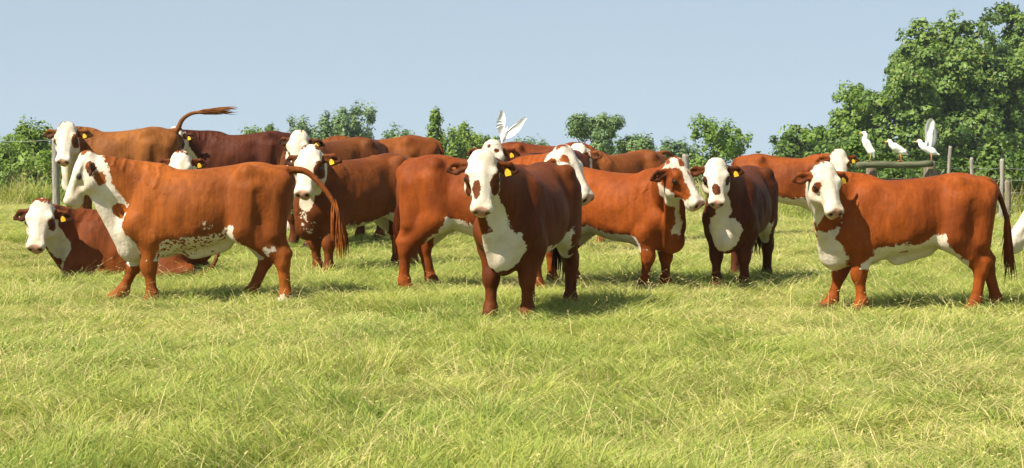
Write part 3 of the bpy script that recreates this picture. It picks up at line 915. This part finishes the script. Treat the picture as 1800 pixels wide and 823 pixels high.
def woods():
    gr = 'trees beyond the pasture'
    T = lambda *a, **k: px_tree(*a, group=gr, **k)
    # left edge
    T(48, 219, 58, 62, 'round', 'bushy green tree above the wire at the left edge of the field', 11, mat='young_leaf', n_clumps=340, per=60, clump_r=0.24, leaf=0.064, zs=1.35, trunk_r=.07)
    T(-4, 254, 70, 58, 'round', 'low broad green tree cut off by the left edge of the photo', 12, mat='young_leaf', n_clumps=300, per=60, clump_r=0.26, leaf=0.064, zs=1.35, trunk_r=.07)
    T(104, 280, 66, 56, 'round', 'small green tree behind the grey post and the cow with a raised tail', 13, mat='young_leaf', n_clumps=220, per=55, clump_r=0.24, leaf=0.064, zs=1.35, trunk_r=.06)
    # distant middle
    T(462, 221, 60, 150, 'round', 'small far tree top showing above the dark cow back', 14, mat='light_leaf', n_clumps=220, per=50, clump_r=0.40, leaf=0.119, zs=1.35, trunk_r=.12)
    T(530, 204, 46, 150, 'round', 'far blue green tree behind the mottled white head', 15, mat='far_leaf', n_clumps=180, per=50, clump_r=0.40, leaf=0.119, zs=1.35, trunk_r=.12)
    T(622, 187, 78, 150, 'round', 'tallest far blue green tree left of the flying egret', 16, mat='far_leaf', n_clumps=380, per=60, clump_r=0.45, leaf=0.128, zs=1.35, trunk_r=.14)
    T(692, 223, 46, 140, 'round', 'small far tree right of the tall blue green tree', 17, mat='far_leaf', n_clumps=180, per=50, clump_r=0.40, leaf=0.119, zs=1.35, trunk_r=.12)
    T(770, 198, 30, 88, 'spire', 'slender upright young tree with pointed top', 18, mat='young_leaf', n_clumps=220, per=50, clump_r=0.22, leaf=0.085, zs=1.35, trunk_r=.06)
    T(812, 219, 52, 90, 'round', 'young green tree between the slender tree and the flying egret', 19, mat='young_leaf', n_clumps=260, per=55, clump_r=0.26, leaf=0.085, zs=1.35, trunk_r=.07)
    T(862, 241, 50, 92, 'round', 'low young tree below the flying egret', 20, mat='young_leaf', n_clumps=200, per=50, clump_r=0.26, leaf=0.085, zs=1.35, trunk_r=.06)
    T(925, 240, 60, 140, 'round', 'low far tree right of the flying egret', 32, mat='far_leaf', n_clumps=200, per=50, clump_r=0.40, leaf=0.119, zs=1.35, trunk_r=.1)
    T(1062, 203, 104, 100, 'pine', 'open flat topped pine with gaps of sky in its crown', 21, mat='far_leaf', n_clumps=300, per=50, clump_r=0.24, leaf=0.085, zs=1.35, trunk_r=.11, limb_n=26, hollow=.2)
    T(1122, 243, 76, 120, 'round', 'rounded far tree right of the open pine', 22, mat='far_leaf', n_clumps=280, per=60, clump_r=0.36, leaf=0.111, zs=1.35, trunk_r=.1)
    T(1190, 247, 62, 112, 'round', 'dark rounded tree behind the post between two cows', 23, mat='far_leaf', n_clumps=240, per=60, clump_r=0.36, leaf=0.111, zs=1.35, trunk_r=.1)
    T(1262, 200, 70, 86, 'round', 'light green open tree above the front facing cow', 24, mat='light_leaf', n_clumps=130, per=55, clump_r=0.26, leaf=0.085, zs=1.35, trunk_r=.09, lobes=9)
    # the wood on the right
    T(1405, 224, 74, 112, 'round', 'dark green tree at the left end of the right hand wood', 25, mat='oak_leaf', n_clumps=230, per=70, clump_r=.5, leaf=.13, trunk_r=.14)
    T(1500, 145, 86, 108, 'round', 'light green rounded tree beside the tall oak', 26, mat='light_leaf', n_clumps=760, per=66, clump_r=.44, leaf=.115, hollow=.15, trunk_r=.2, limb_n=22, lobes=16)
    T(1588, 112, 72, 106, 'round', 'mid green tree filling the gap below the tall oak', 27, mat='oak_leaf', n_clumps=260, per=70, clump_r=.52, leaf=.125, trunk_r=.16)
    T(1688, 22, 138, 112, 'round', 'tall dense oak rising highest over the fence', 28, mat='oak_leaf', n_clumps=1500, per=64, clump_r=.50, leaf=.142, hollow=.12, trunk_r=.30, limb_n=34, lobes=24)
    T(1806, 2, 112, 118, 'round', 'tall oak cut off by the right edge of the photo', 29, mat='oak_leaf', n_clumps=1000, per=64, clump_r=.52, leaf=.142, hollow=.12, trunk_r=.28, limb_n=22, lobes=18)
    # brush behind the fence
    rng = np.random.default_rng(77); gb = 'shrubs in the thicket behind the fence'
    spots = []
    for px in range(1330, 1900, 44):
        spots.append((px + rng.uniform(-12, 12), 42 + rng.uniform(-2.5, 3), rng.uniform(1.1, 1.8)))
    for px in range(1130, 1330, 50):
        spots.append((px, 52 + rng.uniform(-1, 3), rng.uniform(1.2, 1.6)))
    for px in range(-40, 330, 46):
        spots.append((px + rng.uniform(-12, 12), 42.8 + rng.uniform(-1.2, 2), rng.uniform(1.3, 1.8)))
    for px in range(360, 1110, 75):
        spots.append((px, 54 + rng.uniform(-1, 3), rng.uniform(1.0, 1.25)))
    for i, (px, d, h) in enumerate(spots):
        g = ground_at(px, d); w = rng.uniform(.65, 1.0)
        lobes = [((rng.normal(0, w*.35), rng.normal(0, w*.35), h*rng.uniform(.3, .7)), (w*.55, w*.55, h*.32)) for _ in range(5)]
        tree('shrub', g, h, lobes, 'brush_leaf' if px > 1100 else 'young_leaf',
             'dark leafy shrub in the thicket behind the right hand fence' if px > 1100 else 'low green shrub along the far side of the pasture',
             'shrub', 300 + i, n_clumps=34, per=48, clump_r=.24, leaf=.06, trunk_r=.03, limb_n=4,
             group=gb if px > 1100 else 'shrubs along the far side of the pasture')
woods()
# ---------------------------------------------------------------- fence
def post(px, topy, d, r, mat, label, lean=0.0, n=9, group='fence posts', name='fence_post'):
    g = ground_at(px, d); top = at(px, topy, d)[2] - g[2]
    root = empty(name, g); tag(root, label, 'post', group)
    q = MB(); rng = np.random.default_rng(int(px))
    pts = [(lean*t*top + rng.normal(0, .006), rng.normal(0, .006), -.3 + t*(top + .3)) for t in (0, .25, .5, .75, .97, 1.0)]
    rad = [r*k*rng.uniform(.96, 1.04) for k in (1.06, 1.04, 1.0, .98, .96, .88)]
    q.tube(pts, rad, n); q.build('shaft', M[mat], root)
    return root, g, top

def fence():
    d = 36.5
    _, g1, t1 = post(1532, 287, d, .105, 'post_wood', 'round wooden brace post under the left end of the rail')
    _, g2, t2 = post(1634, 284, d, .115, 'post_wood', 'thick round wooden post with the flapping egret on top')
    a = at(1505, 291, d - .22); b = at(1640, 288, d - .22)
    root = empty('fence_rail', (a + b)/2); tag(root, 'thick round horizontal rail with two egrets standing on it', 'rail')
    q = MB(); m = (a + b)/2; pts = [a + (b - a)*t - m + V3(0, 0, .012*math.sin(t*7)) for t in np.linspace(0, 1, 8)]
    q.tube(pts, [.060, .064, .066, .064, .068, .066, .064, .058], 10); q.build('log', M['mossy_wood'], root)
    a = at(1545, 318, d); b = at(1640, 316, d)
    root = empty('fence_rail', (a + b)/2); tag(root, 'lower thin rail between the two round brace posts', 'rail')
    q = MB(); m = (a + b)/2; q.tube([a - m, V3(0, 0, -.01), b - m], [.045, .05, .045], 9); q.build('log', M['mossy_wood'], root)
    post(1513, 312, d + .5, .05, 'grey_wood', 'thin grey stake left of the round brace posts')
    post(1649, 302, d + .3, .06, 'post_wood', 'short wooden stake right of the thick round post')
    post(1661, 257, d + .1, .035, 'grey_wood', 'tall thin pale stake leaning beside the thick round post', lean=.07)
    post(1710, 278, d + 1.2, .035, 'grey_wood', 'thin pale stake standing midway above the right hand cow rump', lean=-.02)
    post(1759, 280, d - 1.0, .040, 'grey_wood', 'tall pale stake near the right hand cow tail', lean=.02)
    post(1772, 318, d - 1.6, .055, 'post_wood', 'short round wooden post next to the tall pale stake')
    post(1352, 352, d + 4, .045, 'grey_wood', 'short pale stake seen under the chest of the far brown cow')
    post(1205, 272, d + 2, .075, 'grey_wood', 'weathered round post between the two cow heads')
    post(98, 243, 33.5, .062, 'grey_wood', 'grey weathered post behind the cow with the raised tail')
    def wire(p, name, label, sag=.03):
        q = MB(); p = [np.asarray(k, float) for k in p]; m = p[0]; pts = []
        for i in range(len(p)-1):
            for t in np.linspace(0, 1, 8, endpoint=False):
                pts.append(p[i] + (p[i+1]-p[i])*t - m - V3(0, 0, sag*4*t*(1-t)))
        pts.append(p[-1] - m); q.tube(pts, .0032, 5)
        o = q.build('fence_wire', M['wire']); o.location = tuple(m); tag(o, label, 'wire', 'fence wires')
    for k, (y0, w) in enumerate([(292, 'topmost'), (312, 'second highest'), (334, 'third highest'), (356, 'lowest')]):
        wire([at(1640, y0, d), at(1710, y0 + 2, d + 1.2), at(1759, y0 + 3, d - 1.0), at(1850, y0 + 2, d - 1.0)], 'w',
             f'{w} thin wire strung between the right hand stakes')
    wire([at(-60, 242, 34.5), at(98, 245, 33.5)], 'w', 'thin wire running to the grey post at the far left', .05)
fence()

# ---------------------------------------------------------------- the herd
def cow(px, d, yaw, sc, top, dd, head, color, label, tail=None, h=.0155, tagged=True, switch=None, dz=0.0, **pose):
    """px: column of the trunk's middle; top: photograph pixel of the top of the head; dd: head's distance minus the trunk's;
    head: world heading, pitch down, roll"""
    g = ground_at(px, d); g[2] -= dz
    P = at(top[0], top[1], d + dd) - g; a = -math.radians(yaw)
    loc = V3(P[0]*math.cos(a) - P[1]*math.sin(a), P[0]*math.sin(a) + P[1]*math.cos(a), P[2])/sc
    loc[2] -= .065*pose.get('hs', 1)*math.sin(math.radians(head[1])*.5 + .5)
    p = dict(pose, poll=tuple(loc), head=(head[0] - yaw, head[1], head[2]))
    p['tail'] = tail or [(-.83, 0, 1.16), (-.885, .01, .98), (-.87, .02, .74), (-.855, .02, .58)]
    return cow_object(p, g, yaw, sc, color, label, h, tagged, switch)

RED, ORANGE, DARK, MID, TAN = (0.181, 0.039, 0.007), (0.267, 0.074, 0.012), (0.071, 0.018, 0.007), (0.147, 0.033, 0.007), (0.241, 0.079, 0.017)

cow(350, 19.05, 179, 1.06, (153, 267), -.10, (184, 62, 0), (0.261, 0.072, 0.012),
    'large orange brown cow walking left with its tail swinging out, white speckled belly',
    tail=[(-.82, 0, 1.20), (-.95, 0, 1.18), (-1.10, .02, 1.04), (-1.20, .03, .88), (-1.25, .03, .72)],
    switch=dict(len=.34, fall=.9, spread=.035, shade=.95), feet=[(-.02, 0), (.36, .02), (-.14, 0), (.28, 0)], taildark=.1, legs=1.0,
    hs=0.89, neckdrop=.05, belly=.0, fold=.5, tagged=True, ear=(.35, .45),
    marks=dict(throat=1.45, chest=(.66, 0, .60, .23), belly=1.1, socks=.10, patches=[(.10, .10, -.20, .075, .045), (.10, -.10, -.20, .075, .045)], eardark=.8, speck=1,
               browns_body=[(.66, .14, .84, .08)], whites_body=[(-.12, .33, .72, .05), (-.64, .2, .52, .05)]))
cow(238, 22.5, 178, 1.06, (74, 351), -.55, (-94, 56, 3), (0.165, 0.042, 0.009),
    'reddish brown cow lying in the grass with its white face towards the camera', lie=.55, ear=(.30, .35),
    tail=[(-.83, .05, .60), (-.90, .15, .40), (-.85, .3, .15), (-.7, .45, .06)], dewlap=.6,
    marks=dict(throat=1.0, chest=.0, face=.95, patches=[(.19, .125, -.04, .06, .05)], eardark=.6))
cow(206, 28.6, 176, 1.08, (118, 216), -.75, (-92, 58, 0), (0.221, 0.079, 0.018),
    'tan brown cow behind the front left cow, standing with its tail raised high',
    tail=[(-.80, 0, 1.24), (-.86, 0, 1.36), (-.98, 0, 1.44), (-1.15, 0, 1.46), (-1.30, 0, 1.47)], switch=dict(len=.30, fall=.0, spread=.022, shade=1.1),
    marks=dict(throat=1.3, chest=.9, patches=[(.18, .13, -.03, .08, .06), (.18, -.13, -.03, .05, .04)], eardark=.8), taildark=.1, ear=(.15, .15))
cow(424, 32.7, 180, 1.03, (310, 224), -.35, (-112, 55, 0), DARK,
    'darkest brown cow at the back, white face partly behind a raised tail', h=.02, marks=dict(patches=[(.2, .12, -.04, .10, .06)]))
cow(335, 27.0, -92, 1.04, (318, 267), -.90, (-90, 60, 0), MID,
    'cow hidden behind the front left cow, only the top of its white head showing', lie=.52, h=.02,
    tail=[(-.83, .05, .60), (-.90, .15, .40), (-.85, .3, .15), (-.7, .45, .06)])
cow(578, 26.2, -132, 1.10, (527, 231), -.72, (-108, 60, 6), (0.128, 0.039, 0.009),
    'dark brown cow with mottled white head raised behind another white face', h=.018,
    marks=dict(throat=1.0, patches=[(.30, -.09, -.03, .06, .03), (.40, .05, .0, .04, .03)], eardark=.8), hs=0.89)
cow(622, 22.6, -136, 1.06, (546, 257), -.72, (-104, 55, -4), (0.150, 0.041, 0.008),
    'dark red cow standing three quarter on with long white face and yellow tag',
    feet=[(.05, 0), (-.05, 0), (.0, 0), (-.08, 0)], marks=dict(throat=.75, chest=.0, belly=.5, patches=[(.20, .125, -.05, .10, .05)], whites_body=[(.78, .10, .72, .05)]))
cow(655, 27.6, 180, 1.07, (512, 372), -.1, (180, 72, 0), (0.176, 0.050, 0.010),
    'brown cow grazing behind the dark red cow, only its back and rump showing', h=.02, tagged=False, neckdrop=.12)
cow(857, 19.85, -12, 1.06, (990, 258), -.45, (-38, 52, 0), (0.228, 0.052, 0.008),
    'red brown cow behind the centre cow, its white head looking over that back',
    feet=[(0, 0), (.1, 0), (.10, 0), (-.10, 0)], ear=(.5, .6), bend=0, belly=.01,
    tail=[(-.80, 0, 1.14), (-.835, -.01, .98), (-.83, -.02, .74), (-.82, -.02, .58)],
    marks=dict(throat=.9, belly=1.25, chest=.6, patches=[(.10, -.09, .03, .05, .035), (.12, .12, -.02, .05, .04)]))
cow(926, 17.35, -108, 1.035, (848, 266), -1.02, (-91, 63, 2), (0.124, 0.032, 0.006),
    'large red brown cow facing the camera in the centre, broad white face and chest',
    feet=[(.02, 0), (.12, 0), (-.05, 0), (.10, 0)], hs=0.90, brisket=1.05, dewlap=1.1, fat=1.02, ear=(.22, .18),
    marks=dict(throat=.80, chest=(.73, .035, .60, .195), face=1.0, belly=1.2,
               patches=[(.19, -.13, -.035, .055, .045), (.31, -.045, .02, .085, .035), (.24, .125, -.03, .12, .055), (.27, -.115, -.10, .10, .022)],
               browns_body=[(.60, .235, .68, .05), (.68, .17, .95, .10)], eardark=.45))
cow(935, 26.5, -138, 1.07, (866, 248), -.80, (-95, 58, 0), MID,
    'brown cow whose speckled white poll shows just above the centre cow face', h=.018,
    marks=dict(patches=[(.02, .05, .04, .025, .02), (.05, -.03, .06, .02, .015), (.10, .06, .05, .03, .03)]))
cow(962, 33.0, 2, 1.10, (1090, 372), -.1, (0, 72, 0), (0.167, 0.038, 0.008),
    'brown cow far behind the centre cow, only its long back showing', h=.02, tagged=False, neckdrop=.12)
cow(1085, 29.2, -140, 1.07, (1017, 254), -.62, (-120, 55, 0), (0.200, 0.060, 0.013),
    'orange brown cow at the back with dark eye patches and arched tail', h=.018, tagged=False,
    tail=[(-.82, 0, 1.22), (-.95, 0, 1.22), (-1.10, 0, 1.12), (-1.20, 0, .98)], taildark=.1,
    marks=dict(patches=[(.18, .12, -.05, .13, .08), (.18, -.12, -.05, .13, .08), (.32, .0, .0, .08, .10)], earw=.0))
cow(1090, 20.45, -30, .97, (1186, 279), -.72, (-38, 50, -4), (0.241, 0.055, 0.008),
    'red brown cow facing right with brown patched face, standing behind the centre cow',
    feet=[(.05, 0), (-.08, 0), (.05, 0), (-.05, 0)], ear=(.1, .5), tagged=False, dewlap=1.2,
    marks=dict(throat=.55, chest=.0, belly=1.0, face=.9, patches=[(.15, .11, -.06, .14, .07), (.15, -.11, -.06, .14, .07), (.03, .0, .03, .06, .05), (.16, .03, .05, .03, .02), (.30, -.09, -.06, .10, .05)],
               whites_body=[(.74, -.10, .66, .08)]))
cow(1300, 20.6, -108, .96, (1259, 280), -.85, (-93, 60, 0), (0.093, 0.024, 0.006),
    'dark red cow facing the camera with white face, brown nose patch and white chest',
    feet=[(.0, 0), (.06, 0), (0, 0), (.08, 0)], ear=(.12, .15), hs=0.89, belly=.0,
    marks=dict(throat=.8, chest=(.76, -.02, .60, .205), belly=.9, patches=[(.34, -.01, .02, .07, .045), (.19, .125, -.04, .06, .045), (.19, -.125, -.04, .06, .045)], whites_body=[(-.62, .25, .60, .09)], eardark=.2))
cow(1390, 30.5, -14, 1.0, (1474, 264), -.72, (-84, 56, 0), (0.207, 0.050, 0.008),
    'red brown cow standing far right behind, white face above the front right cow head', h=.018, ear=(.12, .15),
    marks=dict(throat=1.0, patches=[(.19, .125, -.04, .07, .06), (.19, -.125, -.04, .05, .05)], belly=1.1))
cow(1588, 18.05, 181, .975, (1448, 287), -.42, (-70, 56, 0), (0.241, 0.055, 0.008),
    'glossy red brown cow standing side on at the right, white face turned to the camera',
    tail=[(-.81, 0, 1.17), (-.88, 0, 1.04), (-.94, .0, .86), (-.965, .0, .66)], switch=dict(len=.40, fall=.95, spread=.018, shade=.8), taildark=.6,
    feet=[(-.02, 0), (.24, 0), (.04, 0), (-.28, 0)], hs=0.90, fold=.8, belly=-.03, ear=(.12, .3),
    marks=dict(throat=1.1, chest=(.70, .02, .56, .22), belly=1.0, patches=[(.19, -.125, -.03, .045, .04)], browns_body=[(.72, .17, .86, .13), (.02, .2, .52, .06)]))
cow(2012, 19.4, 180, 1.0, (1826, 352), .0, (178, 48, 0), RED,
    'cow mostly outside the right edge of the photo, only its white nose showing', h=.02)

# ---------------------------------------------------------------- egrets
def egret(loc, yaw, label, pitch=55, neck='up', wings='folded', shank='shank_orange', buff=False, sc=1.0, legs=True):
    """cattle egret; local x forward, z up, origin at its feet"""
    root = empty('egret', loc, math.radians(yaw), sc); tag(root, label, 'egret', 'white cattle egrets')
    a = math.radians(pitch); ax = V3(math.cos(a), 0, math.sin(a))
    lh = .115 if legs else 0.0
    b0 = V3(-.02, 0, lh + .035); b1 = b0 + ax*.17
    F = Field()
    F.cone(b0, b1, .045, .058, .02, V3(0, 1, 0), .85); F.cone(b0 + ax*.03, b0 + ax*.14, .058, .062, .03, V3(0, 1, 0), .85)
    F.cone(b0, b0 - ax*.11 + V3(0, 0, .01), .034, .012, .03, V3(0, 1, 0), 1.2)
    if neck == 'up':
        N = polyline([b1, b1 + V3(.03, 0, .055), b1 + V3(.01, 0, .11), b1 + V3(.025, 0, .155)], 4)
    else:
        N = polyline([b1 - ax*.02, b1 + V3(.035, 0, .02), b1 + V3(.05, 0, .055), b1 + V3(.065, 0, .075)], 4)
    for i in range(len(N)-1):
        F.cone(N[i], N[i+1], np.interp(i, [0, len(N)-1], [.045, .020]), np.interp(i+1, [0, len(N)-1], [.045, .020]), .02)
    hd = N[-1] + V3(.012, 0, .01); bd = unit(V3(1, 0, -.12))
    F.cone(hd - bd*.008, hd + bd*.022, .026, .020, .012)
    v, f = F.mesh(.0075)
    body = mesh_obj('body', v, f, M['feather'], root)
    q = MB(); q.tube([hd + bd*.025, hd + bd*.06, hd + bd*.088], [.0115, .008, .0015], 8); q.build('bill', M['bill'], root)
    for s in (-1, 1):
        q = MB(); q.sphere(hd + V3(.012, s*.019, .006), .0045, 8, 6); q.build('eye', M['eye'], root)
    if buff:
        F = Field(); F.cone(hd + V3(-.022, 0, .012), hd + V3(.006, 0, .016), .022, .019, .01); v, f = F.mesh(.007)
        mesh_obj('crest', v, f, M['buff'], root)
    if legs:
        for s in (-1, 1):
            hip = b0 + ax*.05 + V3(0, s*.02, -.03); k = V3(hip[0] - .015, s*.022, lh*.62); ft = V3(.01, s*.026, .006)
            q = MB(); q.tube([hip, k, ft], [.010, .0075, .0065], 7)
            for tx, ty in ((.05, 0), (.045, .022), (.045, -.022), (-.028, 0)):
                q.tube([ft, ft + V3(tx, ty, 0)], [.005, .003], 5)
            q.build('leg', M[shank], root)
    def feather_fan(sh, along, trail, span, chord, n, name, nrm, curve_, wide):
        """a wing: overlapping feathers set along the arm"""
        q = MB()
        for i in range(n):
            t = i/(n-1); base = sh + along*span*t*.72 + curve_*math.sin(t*math.pi*.6)*span*.12
            d = unit(trail*(1 - t)**1.0*1.0 + along*(t**1.3)*1.35); L = chord*(.78 + .55*t)*(1 if t < .92 else .9); w = chord*wide
            sd = unit(np.cross(d, nrm)); n2 = nrm*(.0012*i); c = base
            pr = [(0, .5), (.25, .95), (.6, 1.0), (.85, .75), (1.0, .12)]
            vs = []
            for k in (0, 1):
                for u_, ww in pr:
                    o = c + d*L*u_ + n2 + nrm*(.0016*(k*2-1)) - nrm*(.02*u_*u_)
                    vs += [o - sd*w*ww, o + sd*w*ww]
            m = len(pr)*2; fs = []
            for k in (0, 1):
                for j in range(len(pr)-1):
                    p0 = k*m + 2*j; fs.append((p0, p0+1, p0+3, p0+2) if k else (p0, p0+2, p0+3, p0+1))
            rim = [0, 2, 4, 6, 8, 9, 7, 5, 3, 1]
            for j in range(len(rim)):
                x0, x1 = rim[j], rim[(j+1) % len(rim)]; fs.append((x0, x1, x1+m, x0+m))
            q.add(vs, fs)
        pts = [sh + along*span*t*.72 + curve_*math.sin(t*math.pi*.6)*span*.12 for t in np.linspace(0, 1, 6)]
        q.tube(pts, [.022, .020, .018, .015, .012, .006], 7, squash=.6)
        q.build(name, M['feather'], root)
    if wings == 'folded':
        for s in (-1, 1):
            F = Field(); F.cone(b1 + V3(-.01, s*.045, -.01), b0 + V3(-.03, s*.035, .01), .045, .03, .02, V3(0, 1, 0), .45)
            F.cone(b0 + V3(-.03, s*.035, .01), b0 - ax*.10 + V3(0, s*.015, 0), .028, .01, .02, V3(0, 1, 0), .5)
            v, f = F.mesh(.0075); mesh_obj('wing', v, f, M['buff'] if (buff and s < 0) else M['feather'], root)
    elif wings == 'raised':
        for s in (-1, 1):
            sh = b1 + V3(-.03, s*.035, .0)
            feather_fan(sh, unit(V3(-.16, s*.20, 1.0)), unit(V3(-1, 0, .55)), .28, .22, 15, 'wing', unit(V3(0, s, -.2)), V3(-.1, 0, 0), .24)
    elif wings == 'flap':
        for s in (-1, 1):
            sh = b1 + V3(-.02, s*.03, -.02)
            if s < 0:       # stretched out and up
                feather_fan(sh, unit(V3(.10, -1.0, 1.0)), unit(V3(-.25, -.35, -1)), .44, .18, 18, 'wing', unit(V3(1, -.15, -.1)), V3(0, .9, .3), .27)
            else:           # half folded at the wrist, tip bent outward
                feather_fan(sh, unit(V3(.25, .62, 1.0)), unit(V3(-.25, .15, -1)), .36, .18, 16, 'wing', unit(V3(1, .35, -.1)), V3(0, -1.6, .5), .29)
    return root

rail_z = lambda px: at(px, 289.5, 36.28)[2] + .062
for px, yw, lab, kw in [
        (1529, 178, 'slim upright white egret standing at the left end of the rail', dict(pitch=62, neck='up', shank='shank_olive')),
        (1584, 184, 'hunched white egret with buff crown standing in the middle of the rail', dict(pitch=32, neck='short', buff=True))]:
    x = at(px, 289, 36.28)
    egret((x[0], x[1], rail_z(px)), yw, lab, sc=1.08, **kw)
pt = at(1638, 284, 36.5)
egret((pt[0], pt[1], pt[2]), 176, 'white egret with raised wings perched on the thick round post', pitch=30, neck='short', wings='raised', buff=True, sc=1.12)
fl = at(884, 247, 26.3)
flyer = egret((fl[0], fl[1], fl[2]), 80, 'white egret in flight with wings spread upward above the centre cow', pitch=72, neck='short', wings='flap', sc=.62, legs=False)

flyer.rotation_euler = (math.radians(14), 0, math.radians(80))

# ---------------------------------------------------------------- summer haze in the air
def haze():
    N = NT('haze_air'); v = N.n('ShaderNodeVolumePrincipled')
    v.inputs['Color'].default_value = (.80, .88, 1.0, 1); v.inputs['Density'].default_value = .00025
    v.inputs['Anisotropy'].default_value = .2
    N.set(N.out, 'Volume', v)
    b = [(x, y, z) for x in (-620, 620) for y in (-60, 660) for z in (-34, 16)]
    f = [(0, 1, 3, 2), (4, 6, 7, 5), (0, 4, 5, 1), (2, 3, 7, 6), (0, 2, 6, 4), (1, 5, 7, 3)]
    tag(mesh_obj('haze', b, f, N.m, None, False), 'thin summer haze in the air over the pasture', kind='stuff')
haze()
